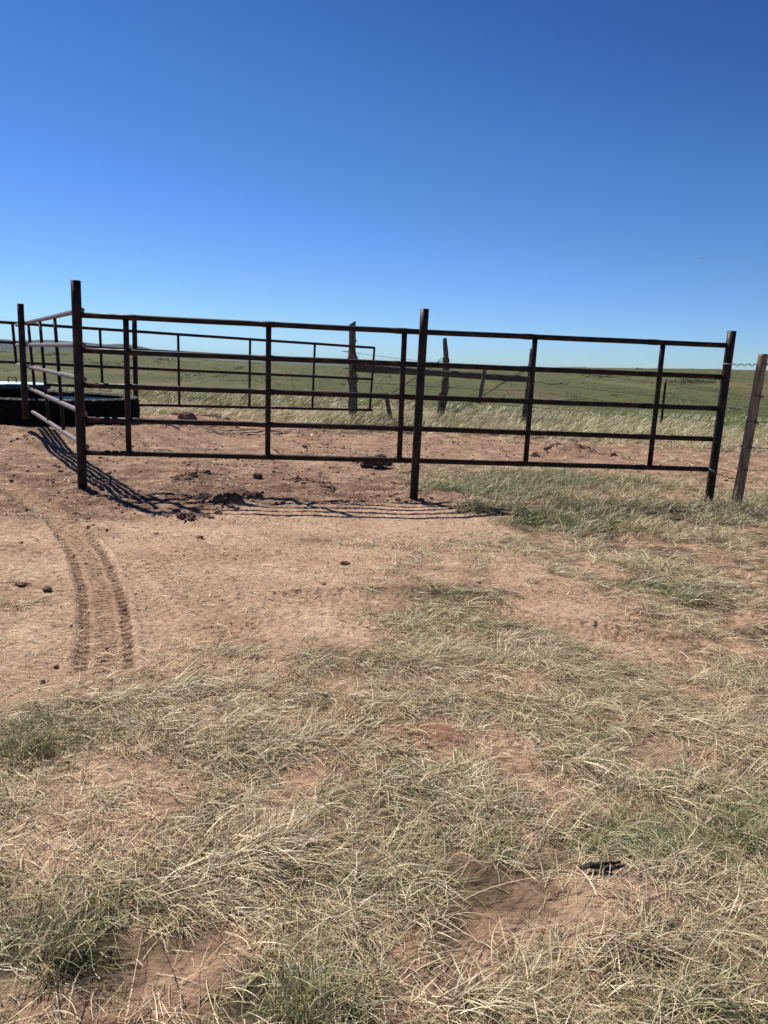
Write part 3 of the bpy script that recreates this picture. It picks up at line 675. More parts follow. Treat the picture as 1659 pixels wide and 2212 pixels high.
strand(catenary(s0, s1, .012, 12))
strand([s0 + (s1 - s0) * t_ + np.array([0, -.004, .014 * math.sin(t_ * 26) - .008]) for t_ in np.linspace(0, .8, 60)], .0036)
strand(catenary(s2, s3, .005, 8), .0026)
for (xa, ya), (xb, yb) in (((1357, 382), (1413, 384)), ((1252, 1085), (1303, 1120))):
    b_ = MB(); c0 = at_depth(*z4(xa, ya), Rp[1]); c1 = at_depth(*z4(xb, yb), Rp[1]); cx_, cz_ = (c0[0] + c1[0]) / 2, (c0[2] + c1[2]) / 2
    b_.tube([(cx_ + .055 * math.cos(t_), Rp[1] + .055 * math.sin(t_), cz_ + (c1[2] - c0[2]) / 2 * math.cos(t_)) for t_ in np.linspace(0, 6.4, 26)], .0042, 6)
    b_.build("tie_wire", M['tie'], nearf)

# ------------------------------------------------------------------ clods, lumps, sticks
ICO_V = []; ph_ = (1 + 5 ** .5) / 2
for a_, b2 in ((-1, ph_), (1, ph_), (-1, -ph_), (1, -ph_)): ICO_V.append((a_, b2, 0))
for a_, b2 in ((-1, ph_), (1, ph_), (-1, -ph_), (1, -ph_)): ICO_V.append((0, a_, b2))
for a_, b2 in ((-1, ph_), (1, ph_), (-1, -ph_), (1, -ph_)): ICO_V.append((b2, 0, a_))
ICO_V = np.array(ICO_V) / math.hypot(1, ph_)
ICO_V = np.array([ICO_V[0], ICO_V[1], ICO_V[2], ICO_V[3], ICO_V[4], ICO_V[5], ICO_V[6], ICO_V[7], ICO_V[8], ICO_V[10], ICO_V[9], ICO_V[11]])
def ico(sub):
    import bmesh
    bm = bmesh.new(); bmesh.ops.create_icosphere(bm, subdivisions=sub, radius=1.0)
    V = np.array([v_.co[:] for v_ in bm.verts]); F = np.array([[v_.index for v_ in f.verts] for f in bm.faces]); bm.free(); return V, F
ICO1, ICO3, ICO4 = ico(1), ico(3), ico(4)
def noise3(V, f, seed): return (perlin(V[:, 0] * f + V[:, 2] * .7 * f, V[:, 1] * f + 3.1, seed) + perlin(V[:, 2] * f + 1.7, V[:, 0] * f - V[:, 1] * .6 * f, seed + 1)) * .6
def lump(name, loc, size, mat, seed, label=None, cat=None, group=None, rough=.35, parent=None, facet=.0):
    V, F = ICO4 if max(size) > .15 else ICO3
    d = 1 + rough * noise3(V, 1.3, seed) + rough * .6 * noise3(V, 3.1, seed + 5) + rough * .35 * np.abs(noise3(V, 7.3, seed + 9))
    W = V * d[:, None] * np.array(size)
    W[:, 2] = np.maximum(W[:, 2], -size[2] * .45)
    me = bpy.data.meshes.new(name); me.from_pydata([tuple(p) for p in W], [], [tuple(int(i) for i in f) for f in F]); me.materials.append(mat)
    me.polygons.foreach_set('use_smooth', [max(size) > .12] * len(F)); me.update()
    o = bpy.data.objects.new(name, me); col.objects.link(o)
    o.location = loc
    if parent is not None: o.parent = parent
    return tagit(o, label, cat, group)
def g3(px, py, dz=0):
    p = gp(px, py); p[2] = gz(p[0], p[1]) + dz; return tuple(p)
# big ones
bl = gp(*z7(452, 343), .09); lump("dirt_boulder", (bl[0], bl[1], gz(bl[0], bl[1]) + .07), (.21, .19, .17), M['clod'], 3, "largest lump of red dirt, sitting by the foot of the far pipe fence", "clod", rough=.28)
lump("dirt_clod", g3(*z7(290, 312), .03), (.085, .07, .05), M['clod'], 4, "flat red clod leaning against the left foot of the largest dirt lump", "clod", "loose clods", .4)
lump("dirt_clod", g3(*z7(130, 552), .03), (.075, .06, .05), M['clod_dark'], 6, "wider of two dark clods side by side on bare ground left of the dirt lump", "clod", "loose clods", .3)
lump("dirt_clod", g3(*z7(218, 540), .025), (.05, .045, .04), M['clod_dark'], 8, "smaller of two dark clods side by side on bare ground", "clod", "loose clods", .3)
lump("dirt_clod", g3(*z2(927, 1205), .02), (.045, .04, .032), M['clod_dark'], 12, "single small dark clod alone on the bare track below the far fence", "clod", "loose clods", .3)
lump("dirt_clod", g3(*z7(1405, 1165), .02), (.055, .05, .045), M['clod_dark'], 13, "dark clod on the soil between the front rails' shadow and the bottom rail", "clod", "loose clods", .4)
# sod clump below the bottom rail
sc_ = g3(*z2(1480, 1372)); SOD = np.array([sc_[0], sc_[1] + .14, sc_[2]])
sod = empty("sod_clump", tuple(SOD), "dark turned over clump of sod with straw on top, under the front bottom rail", "sod clump")
def child_lump(name, off_, size, mat, seed, parent, rough=.4): o = lump(name, off_, size, mat, seed, rough=rough, parent=parent); return o
child_lump("soil_lump", (0, 0, .07), (.21, .15, .085), M['clod_dark'], 31, sod, .35)
child_lump("soil_lump", (.06, .03, .115), (.12, .10, .075), M['clod_dark'], 33, sod, .5)
child_lump("soil_lump", (-.15, -.02, .03), (.09, .08, .05), M['clod_dark'], 35, sod, .5)
# dug heaps: dark damp clods
HEAPS = []
def heap(name, pts, label, mat, seed0, cat='dirt heap'):
    c = np.mean([gp(*p[0])[:2] for p in pts], 0); e = empty(name, (c[0], c[1], gz(c[0], c[1])), label, cat)
    rh = np.random.default_rng(seed0)
    for i, (p, s_) in enumerate(pts):
        for k_ in range(3):
            f_ = (.62, .42, .34)[k_] * rh.uniform(.8, 1.15); q = gp(*p) + (0 if k_ == 0 else 1) * np.array([rh.normal(0, s_[0] * .8), rh.normal(0, s_[1] * .8), 0]); zz = gz(q[0], q[1])
            s3_ = (s_[0] * f_, s_[1] * f_, s_[2] * f_ * 1.1)
            lump("soil_lump", (q[0] - c[0], q[1] - c[1], zz - gz(c[0], c[1]) + s3_[2] * .2), s3_, mat, seed0 + i * 3 + k_ * 101, rough=.55, parent=e)
    HEAPS.extend([(gp(*p)[0], gp(*p)[1], s_[0]) for p, s_ in pts])
    return e
heap("dirt_heap", [(z7(470, 1240), (.08, .06, .05)), (z7(540, 1180), (.09, .07, .05)), (z7(590, 1135), (.07, .06, .05)), (z7(660, 1120), (.09, .06, .05)), (z7(705, 1105), (.06, .05, .05)), (z7(725, 1160), (.05, .045, .04)), (z7(800, 1100), (.07, .05, .03)), (z7(520, 1245), (.06, .05, .035)), (z7(400, 1290), (.07, .04, .025))],
     "ridge of small dark clods just left of the panel shadow, uphill end", M['clod_dark'], 50)
heap("dirt_heap", [(z7(900, 1520), (.12, .08, .08)), (z7(990, 1510), (.10, .08, .06)), (z7(1090, 1520), (.10, .06, .05)), (z7(1040, 1555), (.07, .05, .03)), (z7(700, 1480), (.14, .07, .05)), (z7(560, 1450), (.10, .06, .04))],
     "blackest dug heap at the left end of the striped panel shadow", M['clod_dark'], 90)
heap("dirt_heap", [(z7(380, 1745), (.07, .05, .045)), (z7(450, 1730), (.07, .05, .04)), (z7(530, 1745), (.05, .05, .035)), (z7(700, 1725), (.10, .05, .03)), (z7(590, 1590), (.08, .05, .03)), (z7(880, 1640), (.05, .04, .035))],
     "low scatter of dark clods nearest the camera below the striped shadow", M['clod'], 120)
heap("dirt_heap", [(z7(1260, 1420), (.09, .06, .05)), (z7(1350, 1430), (.08, .05, .04)), (z2(880, 1462), (.07, .05, .045)), (z2(945, 1475), (.06, .05, .045)), (z2(835, 1450), (.05, .05, .04)), (z2(1040, 1490), (.09, .05, .03)), (z2(1100, 1520), (.09, .06, .03)), (z2(1110, 1480), (.06, .05, .03))],
     "broken clods in a short row above the middle of the striped shadow", M['clod'], 150)
heap("dirt_heap", [(z4(290, 965), (.16, .12, .10)), (z4(330, 985), (.14, .10, .08)), (z4(250, 1000), (.14, .10, .07)), (z4(160, 1000), (.10, .08, .06)), (z4(420, 1010), (.14, .08, .05)), (z4(540, 1010), (.16, .08, .05)), (z4(620, 1005), (.10, .06, .05)), (z4(90, 1010), (.12, .08, .05))],
     "dark capped red dirt mound beyond the right front panel", M['clod_dark'], 180)
heap("dirt_heap", [(z4(100, 890), (.16, .08, .05)), (z4(160, 888), (.14, .08, .05)), (z4(230, 895), (.12, .08, .05)), (z4(320, 893), (.12, .08, .04)), (z4(690, 910), (.09, .08, .10)), (z4(820, 925), (.12, .06, .04))],
     "thin line of dark clods at the edge of the tall grass, right side", M['clod_dark'], 210)
heap("dirt_heap", [(z7(700, 345), (.09, .06, .05)), (z7(800, 470), (.12, .08, .06)), (z7(760, 440), (.12, .08, .06)), (z7(900, 368), (.14, .08, .05)), (z7(1000, 375), (.12, .08, .05)), (z7(1125, 470), (.08, .07, .06)), (z7(1300, 500), (.20, .09, .05)), (z7(1450, 500), (.18, .09, .04))],
     "line of red clods along the straw edge right of the largest dirt lump", M['clod'], 240)
HEAPS.extend([(gp(*z5(405, 330))[0], gp(*z5(405, 330))[1], .12), (gp(*z5(140, 270))[0], gp(*z5(140, 270))[1], .2), (gp(*z5(30, 385))[0], gp(*z5(30, 385))[1], .12), (A[0], A[1], .10), (Mp[0], Mp[1], .10), (Rp[0], Rp[1], .10)])
lump("dung_and_shadow_lump", g3(*z5(100, 540), .012), (.042, .020, .010), M['clod'], 301, "dark lump shaped for the shadow of a thin grass clump, left edge of sand", "dung", "dung on the sand", .5)  # dark lump put where a thin grass clump casts its shadow
lump("dung_and_shadow_lump", g3(*z5(205, 558), .015), (.026, .024, .014), M['clod'], 303, "round dark dung ball on the pale sand near the left tyre track", "dung", "dung on the sand", .4)
lump("dung_and_shadow_lump", g3(*z5(1490, 448), .012), (.036, .022, .012), M['clod'], 305, "dark dung on pale sand with straw, right of centre", "dung", "dung on the sand", .5)
lump("dung_and_shadow_lump", g3(*z5(865, 345), .012), (.028, .02, .012), M['clod'], 307, "small reddish dung crumb on the sand below the striped shadow", "dung", "dung on the sand", .5)
# charred stick in the straw
cs = np.array(g3(1300, 1903)); b_ = MB()
b_.tube([cs + np.array([-.075, .0, .012]), cs + np.array([-.035, .008, .02]), cs + np.array([.02, .0, .016]), cs + np.array([.075, .02, .014])], [.005, .009, .007, .004], 10, True, lambda t_, a_: 1 + .25 * math.sin(3 * a_ + 9 * t_))
b_.tube([cs + np.array([-.04, .025, .012]), cs + np.array([.02, .012, .026]), cs + np.array([.06, .03, .02])], [.003, .006, .004], 8, True, lambda t_, a_: 1 + .25 * math.sin(3 * a_ + 12 * t_))
tagit(b_.build("charred_stick", M['char'], None, origin=cs), "short blackened stick lying in the straw at lower right", "stick")
# loose small clods
N = 9000
cx = RNG.uniform(-7.5, 5.5, N * 3); cy = RNG.uniform(3.2, 17, N * 3)
w = rough_field(cx, cy) * .85 + .15; w = w * bare_field(cx, cy)
w = w * np.clip(.42 + 1.5 * fbm(cx * 1.1, cy * 1.4, 77, 3), .01, 1.5)
k = np.where(RNG.uniform(0, 1, len(cx)) < w)[0][:N]; cx, cy = cx[k], cy[k]
hp = np.array(HEAPS); hi = RNG.integers(0, len(hp), 2600); cx = np.concatenate([cx, hp[hi, 0] + RNG.normal(0, 1, 2600) * (hp[hi, 2] * 1.1 + .02)]); cy = np.concatenate([cy, hp[hi, 1] + RNG.normal(0, 1, 2600) * (hp[hi, 2] * .9 + .02)])
cz = terrain(cx, cy)
sz = .004 + .020 * RNG.power(.16, len(cx)); sz *= np.where(rough_field(cx, cy) > .5, 1.25, .7)
V0, F0 = ICO1; nv = len(V0)
d = 1 + .45 * RNG.normal(0, .5, (len(cx), nv, 1)).clip(-1, 1)
sc3 = sz[:, None, None] * RNG.uniform(.7, 1.4, (len(cx), 1, 3)) * np.array([1, 1, .55])
VV = V0[None] * d * sc3 + np.stack([cx, cy, cz + sz * .25], 1)[:, None, :]
FF = F0[None] + (np.arange(len(cx)) * nv)[:, None, None]
tagit(mesh_np("loose_clods", VV.reshape(-1, 3), FF.reshape(-1, 3), M['crumb'], smooth_sh=False), "small crumbs of red soil strewn over the bare yard", "crumbs of soil", kind="stuff")

# ------------------------------------------------------------------ grass
STRAW = np.array([[.86, .76, .50], [.72, .60, .36], [.84, .76, .54], [.52, .42, .24], [.72, .65, .43], [.82, .71, .45], [.60, .50, .29], [.80, .72, .48], [.36, .27, .16], [.44, .33, .20], [.16, .11, .065], [.12, .085, .05]]) * np.array([1.03, .965, .96])  # darkest tones: old dead stems, plus shade between clumps put into the colour
GREENS = np.array([[.19, .21, .070], [.29, .295, .125], [.41, .395, .20], [.105, .125, .042]])
def ribbons(root, az, el0, el1, L, W, K, rs, drift=.5, zmin=.004, tip=.2):
    N = len(root); t_ = np.linspace(0, 1, K)
    el = el0[:, None] + (el1 - el0)[:, None] * t_[None, :-1] ** .8
    a_ = az[:, None] + (rs.normal(0, drift, N)[:, None]) * t_[None, :-1]
    s_ = (L / (K - 1))[:, None]
    dx = s_ * np.cos(el) * np.sin(a_); dy = s_ * np.cos(el) * np.cos(a_); dz = s_ * np.sin(el)
    Z0 = np.zeros((N, 1))
    P = np.stack([np.concatenate([Z0, np.cumsum(dx, 1)], 1), np.concatenate([Z0, np.cumsum(dy, 1)], 1), np.concatenate([Z0, np.cumsum(dz, 1)], 1)], -1)
    P[..., 2] = np.maximum(P[..., 2], 0) + zmin
    P = P + root[:, None, :]
    T = np.gradient(P, axis=1); T /= np.linalg.norm(T, axis=2, keepdims=True) + 1e-9
    upv = np.zeros_like(T); upv[..., 2] = 1
    S = np.cross(T, upv); S /= np.linalg.norm(S, axis=2, keepdims=True) + 1e-9
    Nn = np.cross(S, T); ro = rs.normal(0, .6, N)[:, None, None]
    S = S * np.cos(ro) + Nn * np.sin(ro)
    w_ = (W[:, None] * (1 - (1 - tip) * t_[None, :] ** 2.2))[..., None] * .5
    V = np.stack([P - S * w_, P + S * w_], 2)                    # N,K,2,3
    base = (np.arange(N) * K * 2)[:, None]; kk = (np.arange(K - 1) * 2)[None, :]
    F = np.stack([base + kk, base + kk + 1, base + kk + 3, base + kk + 2], -1)
    return V.reshape(-1, 3), F.reshape(-1, 4), P
def pick(pal, N, rs): 
    c = pal[rs.integers(0, len(pal), N)]; return c * rs.uniform(.72, 1.12, (N, 1))
def sample(n, x0, x1, y0, y1, rs): return rs.uniform(x0, x1, n), rs.uniform(y0, y1, n)
def in_view(x, y, pad=.6): return (np.abs(x) < y * .66 + pad + .2)
def flow(x, y): return 1.9 + 2.3 * fbm(x * .55, y * .55, 101, 2) + .9 * perlin(x * 2.1, y * 2.1, 103)
def tufts(x, y, nb_, rs, L=(.10, .28), W=(.0018, .0032), el=(8, 55), spread=.45, rr_=.035, green=None, dirn=None, K=6, elend=(-14, 4), pal=STRAW, drift=.5):
    n_ = len(x); idx = np.repeat(np.arange(n_), nb_)
    N = len(idx); a_ = rs.uniform(0, 6.28, N); q = rr_ * np.sqrt(rs.uniform(0, 1, N))
    rx = x[idx] + q * np.cos(a_); ry = y[idx] + q * np.sin(a_)
    rz = terrain(rx, ry)
    th0 = (flow(x, y) if dirn is None else dirn) + rs.normal(0, .5, n_)
    e0 = np.radians(rs.uniform(el[0], el[1], n_))[idx] + rs.normal(0, .18, N)
    Lt = rs.uniform(L[0], L[1], n_)[idx] * rs.uniform(.6, 1.2, N)
    Wt = rs.uniform(W[0], W[1], N)
    az = th0[idx] + rs.normal(0, spread, N)
    e1 = np.radians(rs.uniform(elend[0], elend[1], N))
    V, F, P = ribbons(np.stack([rx, ry, rz - .004], 1), az, e0, e1, Lt, Wt, K, rs, drift)
    c = pick(pal, N, rs) * rs.uniform(.8, 1.08, n_)[idx][:, None]
    if green is not None:
        g = green[idx] > rs.uniform(0, 1, N); c[g] = pick(GREENS, int(g.sum()), rs)
    return V, F, np.repeat(c, K * 2, 0), P
def merge(parts):
    Vs, Fs, Cs = [], [], []; k = 0
    for V, F, C in parts: Vs.append(V); Fs.append(F + k); Cs.append(C); k += len(V)
    return np.concatenate(Vs), np.concatenate(Fs), np.concatenate(Cs)
rs = np.random.default_rng(5)
parts = []
# trampled straw, near: tufts combed flat
def zone(n_, y0, y1, nb_, Wk, Lk=1.0, keep=1.0, xr=None):
    x0, x1 = (-y1 * .66 - .8, y1 * .66 + .8) if xr is None else xr
    x, y = sample(n_, x0, x1, y0, y1, rs)
    m_ = in_view(x, y); x, y = x[m_], y[m_]
    b_ = bare_field(x, y); cov = np.clip(1 - .93 * b_, 0, 1)
    cov = np.where(sdpoly(x, y, YARD) > .25, np.clip(.95 - b_, 0, 1), cov)
    cl = np.clip(.50 + 1.1 * perlin(x * 1.5, y * 1.5, 111) + .75 * perlin(x * 4.3, y * 4.3, 112), .03, 1.25)
    m_ = rs.uniform(0, 1, len(x)) < cov ** 1.3 * cl * keep * (1 - .6 * green_field(x, y) * smooth(5.5, 6.5, y)); x, y = x[m_], y[m_]
    g = np.clip(green_field(x, y) * .8 + .08 + .34 * perlin(x * 1.4, y * 1.4, 115), .02, .9)
    thick = np.clip(.8 + .8 * perlin(x * 1.9, y * 1.9, 111), .4, 1.4)
    V, F, C, P = tufts(x, y, nb_, rs, L=(.05 * Lk, .165 * Lk), W=(.0013 * Wk, .0027 * Wk), el=(2, 42), green=g, spread=.85, rr_=.05, drift=.5)
    parts.append((V, F, C)); return len(x)
zone(8200, .9, 2.6, 20, 1.0)
zone(13500, 2.6, 4.6, 18, 1.15)
zone(14500, 4.6, 7.6, 15, 1.5)
zone(14000, 7.6, 12, 14, 2.2, 1.1)
zone(9000, 12, 18.5, 10, 3.6, 1.1, 1.0, (-9, 14))
# single straws lying anywhere on the soil
def strays(n_, y0, y1, Wk, dens):
    x, y = sample(n_, -y1 * .66 - .5, y1 * .66 + .5, y0, y1, rs); m_ = in_view(x, y); x, y = x[m_], y[m_]
    b_ = bare_field(x, y); m_ = rs.uniform(0, 1, len(x)) < dens * (1 - .62 * b_) * np.clip(.66 + 1.0 * perlin(x * 1.5, y * 1.5, 111) + .75 * perlin(x * 4.3, y * 4.3, 112), .06, 1.3); x, y = x[m_], y[m_]
    N = len(x); z = terrain(x, y)
    V, F, P = ribbons(np.stack([x, y, z], 1), rs.uniform(0, 6.28, N), np.radians(rs.uniform(-4, 14, N)), np.radians(rs.uniform(-12, 4, N)), rs.uniform(.03, .15, N), rs.uniform(.0014, .0030, N) * Wk, 5, rs, .6)
    parts.append((V, F, np.repeat(pick(STRAW, N, rs), 10, 0)))
strays(105000, 1.1, 4.0, .85, .95); strays(85000, 4.0, 9.0, 1.25, .85); strays(30000, 9.0, 17.5, 2.4, .7)
for pl, wd in (([(1040, 1165), (1200, 1200), (1400, 1225), (1660, 1290)], .26), ([(1290, 1262), (1420, 1310), (1540, 1370), (1660, 1440)], .2), ([(880, 1290), (1000, 1340), (1130, 1390), (1300, 1480), (1420, 1530)], .18),
               ([(250, 1500), (420, 1470), (600, 1490)], .16), ([(560, 1620), (700, 1580), (800, 1560)], .1), ([(1300, 1640), (1500, 1740), (1660, 1790)], .14), ([(300, 1930), (480, 1870), (620, 1850)], .1),
               ([(1180, 1480), (1400, 1560), (1650, 1640)], .22), ([(900, 1420), (1080, 1500), (1250, 1600)], .16)):
    g_ = poly_line(pl); n_ = 30; k_ = rs.uniform(0, len(g_) - 1.001, n_ * (len(g_) - 1)); i_ = k_.astype(int); f_ = (k_ - i_)[:, None]
    q_ = g_[i_] * (1 - f_) + g_[i_ + 1] * f_ + rs.normal(0, wd * .6, (len(k_), 2)); e_ = g_[i_ + 1] - g_[i_]
    V, F, C, P = tufts(q_[:, 0], q_[:, 1], 14, rs, L=(.10, .24), W=(.0017, .0033), el=(3, 26), green=np.full(len(k_), .06), spread=.5, rr_=.05, dirn=np.arctan2(e_[:, 0], e_[:, 1]), drift=.4)
    parts.append((V, F, C))
def bits(n_, x0, x1, y0, y1, k_=1.0):
    x, y = sample(n_, x0, x1, y0, y1, rs); m_ = (rs.uniform(0, 1, n_) < bare_field(x, y) * (.35 + .65 * rough_field(x, y)) * np.clip(.55 + 1.1 * fbm(x * 1.7, y * 1.7, 123, 2), .05, 1.3)) & in_view(x, y); x, y = x[m_], y[m_]; N = len(x)
    V, F, P = ribbons(np.stack([x, y, terrain(x, y)], 1), rs.uniform(0, 6.28, N), np.radians(rs.uniform(-5, 40, N)), np.radians(rs.uniform(-20, 10, N)), rs.uniform(.02, .075, N), rs.uniform(.003, .007, N) * k_, 4, rs, .8)
    parts.append((V, F, np.repeat(pick(np.array([[.62, .50, .34], [.40, .29, .19], [.20, .13, .085], [.11, .07, .048], [.12, .075, .05], [.50, .40, .28]]), N, rs), 8, 0)))
bits(70000, -7.5, 4.5, 4.2, 13); bits(24000, -9, 12, 12.5, 17.5); bits(26000, -3.4, 3.4, 1.3, 4.2, .6)
V, F, C = merge(parts)
tagit(mesh_np("trampled_grass", V, F, M['blade'], colr=C, smooth_sh=False), "flattened pale dry grass lying in swirls over the foreground soil", "dry grass", kind="stuff")
print("trampled blades", len(F))
# standing greener grass under the right panel and knee-high seed stalks
parts = []
x, y = sample(15000, -1, 9, 6.4, 11.5, rs); g = green_field(x, y); b_ = bare_field(x, y)
m_ = (rs.uniform(0, 1, len(x)) < (.04 + 1.0 * g) * (1 - b_) * np.clip(.65 + 1.3 * perlin(x * 1.1, y * 1.4, 137), .05, 1.3)) & in_view(x, y) & (x > .4 - .2 * (y - 7)); x, y, g = x[m_], y[m_], g[m_]
V, F, C, P = tufts(x, y, 13, rs, L=(.09, .27), W=(.0028, .0048), el=(25, 85), green=np.clip(g * 1.0 + .05, 0, .92), spread=1.2, rr_=.06, elend=(-35, 20), dirn=np.full(len(x), 1.4))
parts.append((V, F, C))
V, F, C = merge(parts)
tagit(mesh_np("green_grass", V, F, M['blade'], colr=C, smooth_sh=False), "knee high green and straw grass growing under the right front panel", "green grass", kind="stuff")
# tall wind-combed grass band beyond the yard
parts = []
def tall(n_, x0, x1, y0, y1, nb_, L, W, dens=None, pal=STRAW, el=(45, 85), gr=.15, elend=(-25, 25)):
    x, y = sample(n_, x0, x1, y0, y1, rs); b_ = bare_field(x, y)
    m_ = (rs.uniform(0, 1, len(x)) < (1 - b_) * np.clip(.65 + .8 * perlin(x * .5, y * .8, 131), .1, 1)) & in_view(x, y, 2)
    x, y = x[m_], y[m_]
    g = np.clip(gr + .3 * perlin(x * .35, y * .6, 133), 0, .9)
    V, F, C, P = tufts(x, y, nb_, rs, L=L, W=W, el=el, green=g, spread=.45, rr_=.10, elend=elend, dirn=np.full(len(x), 1.35), pal=pal)
    parts.append((V, F, C))
GOLD = np.array([[.62, .52, .27], [.48, .40, .20], [.70, .62, .40], [.34, .28, .13], [.56, .51, .31], [.16, .14, .07]])
tall(4200, -2.0, 16, 17.6, 23.5, 14, (.26, .54), (.006, .010), pal=GOLD)
tall(2200, -9, -1.5, 18.2, 25, 12, (.16, .36), (.006, .010), pal=STRAW, el=(20, 60), gr=.1)
tall(3000, -20, -1.5, 23, 31, 10, (.25, .55), (.010, .016), pal=GOLD * .8, gr=.5)
tall(2200, -1.5, 20, 23, 31, 8, (.18, .38), (.012, .018), pal=GOLD * .8, gr=.45)
tall(900, 3.5, 13, 16.2, 18.2, 12, (.16, .40), (.005, .008), pal=STRAW, el=(20, 70))
V, F, C = merge(parts)
tagit(mesh_np("tall_grass", V, F, M['blade'], colr=C, smooth_sh=False), "tall golden wind bent grass band along the old wire fence", "tall grass", kind="stuff")
# prairie bunches further out
n_ = 5200
ang = rs.uniform(-.62, .62, n_); r_ = 28 * (300 / 28.) ** rs.uniform(0, 1, n_) ** .9
x, y = r_ * np.sin(ang), r_ * np.cos(ang)
m_ = rs.uniform(0, 1, n_) < np.clip(.35 + 1.1 * fbm(x / 14., y / 30., 141, 3), .03, 1); x, y, r_ = x[m_], y[m_], r_[m_]
z = terrain(x, y, False); N = len(x)
nb_ = 9; idx = np.repeat(np.arange(N), nb_)
s_ = np.clip(.08 + r_ * .0013, .10, .45) * rs.uniform(.5, 1.3, N)
rx = x[idx] + s_[idx] * 2.6 * rs.normal(0, .6, N * nb_); ry = y[idx] + s_[idx] * rs.normal(0, .6, N * nb_)
V, F, P = ribbons(np.stack([rx, ry, z[idx] - .02], 1), rs.uniform(0, 6.28, N * nb_), np.radians(rs.uniform(40, 85, N * nb_)), np.radians(rs.uniform(-20, 40, N * nb_)), s_[idx] * rs.uniform(.6, 1.2, N * nb_), s_[idx] * .20, 4, rs)
PAL = np.array([[.09, .09, .030], [.12, .11, .042], [.19, .16, .075], [.06, .068, .025]])
c = PAL[rs.integers(0, 4, N)] * rs.uniform(.8, 1.2, (N, 1))
def land(px, py):                                  # where a line of sight meets the open land
    d_ = ray(px, py); t_ = np.geomspace(22, 420, 600); q_ = np.outer(t_, d_); zz = terrain(q_[:, 0], q_[:, 1], False); h_ = np.where(CAM_H + q_[:, 2] < zz)[0]
    return q_[h_[0]] if len(h_) else None
bx, by, bs, bc = [], [], [], []
for p_, sx_, sy_, n_, shade in ((z4(1160, 505), 190, 18, 150, .5), (z4(630, 598), 30, 6, 10, .5), (z4(350, 625), 60, 7, 22, .55), (z4(595, 690), 30, 9, 14, 1.5), (z4(830, 502), 40, 8, 16, 1.7), (z4(1420, 690), 50, 12, 22, .5), (z4(790, 418), 18, 5, 6, .45), (z3(400, 655), 26, 8, 12, .6),
                           (z3(880, 745), 40, 6, 12, 1.3), (z3(1030, 800), 30, 6, 10, .6), (z2(60, 645), 60, 10, 18, .6), (z2(300, 650), 50, 8, 14, .7), (z2(860, 650), 50, 10, 18, .6), (z2(420, 590), 40, 8, 14, .6), (z1(450, 790), 120, 10, 22, .6), (z1(900, 860), 110, 16, 24, .6), (z1(1380, 830), 80, 10, 16, .6), (z1(1500, 1000), 110, 16, 22, .8), (z4(1330, 560), 60, 10, 22, .55), (z4(250, 520), 110, 16, 22, .6), (z4(520, 470), 130, 12, 22, .55)):
    for _ in range(n_):
        q_ = land(p_[0] + rs.normal(0, sx_ * .16), p_[1] + rs.normal(0, sy_ * .16))
        if q_ is not None: bx.append(q_[0]); by.append(q_[1]); bs.append(np.hypot(q_[0], q_[1]) * .0019 * rs.uniform(.5, 1.4)); bc.append(np.array([.105, .105, .045]) * shade * rs.uniform(.8, 1.2))
bx, by, bs, bc = np.array(bx), np.array(by), np.array(bs), np.array(bc); NBU = len(bx); i2 = np.repeat(np.arange(NBU), 16)
bz = terrain(bx, by, False)
V2, F2, P2_ = ribbons(np.stack([bx[i2] + bs[i2] * 1.3 * rs.normal(0, .7, len(i2)), by[i2] + bs[i2] * rs.normal(0, .7, len(i2)), bz[i2] - .03], 1), rs.uniform(0, 6.28, len(i2)), np.radians(rs.uniform(20, 85, len(i2))), np.radians(rs.uniform(-40, 40, len(i2))), bs[i2] * rs.uniform(.5, 1.2, len(i2)), bs[i2] * .35, 4, rs)
F = np.concatenate([F, F2 + len(V)]); V = np.concatenate([V, V2])
tagit(mesh_np("prairie_grass", V, F, M['blade'], colr=np.concatenate([np.repeat(c[idx], 8, 0), np.repeat(bc[i2], 8, 0)]), smooth_sh=False), "scattered low bunches of olive grass on the open prairie", "prairie grass", kind="stuff")

# ------------------------------------------------------------------ single green tufts, seed stalks, shrubs
def tuft_thing(px, py, nb_, L, W, label, greenp, el=(40, 88), r=.06, name="grass_tuft", cat="grass tuft", dirn=1.2, spread=1.4, group="green tufts in the straw", seed=1):
    rs2 = np.random.default_rng(seed); p = gp(px, py); x, y = np.array([p[0]]), np.array([p[1]])
    V, F, C, P = tufts(x, y, nb_, rs2, L=L, W=W, el=el, green=np.array([greenp]), spread=spread, rr_=r, elend=(-25, 45), dirn=np.array([dirn]))
    o = mesh_np(name, V - np.array([p[0], p[1], gz(p[0], p[1])]), F, M['blade'], colr=C, smooth_sh=False); o.location = (p[0], p[1], gz(p[0], p[1]))
    return tagit(o, label, cat, group)
tuft_thing(120, 2085, 150, (.12, .24), (.0014, .0024), "upright dark green tuft at the lower left corner of the straw", .5, seed=1, r=.07)
tuft_thing(55, 1625, 170, (.12, .26), (.0020, .0032), "grey green tuft at the left edge just below the bare sand", .7, seed=2, r=.12)
tuft_thing(660, 2185, 170, (.14, .28), (.0014, .0026), "green tuft at the bottom edge, left of centre", .75, seed=3, r=.09)
tuft_thing(1625, 1820, 150, (.12, .26), (.0016, .0028), "bright green tuft at the right edge, lower right", .85, seed=4, r=.10)
tuft_thing(1205, 1078, 170, (.14, .30), (.003, .005), "darkest green tuft below the bottom rail of the right panel", .95, seed=5, r=.16)
tuft_thing(1470, 1290, 120, (.14, .30), (.0025, .004), "thin olive tuft in the hay swath at middle right", .7, seed=6, r=.12)
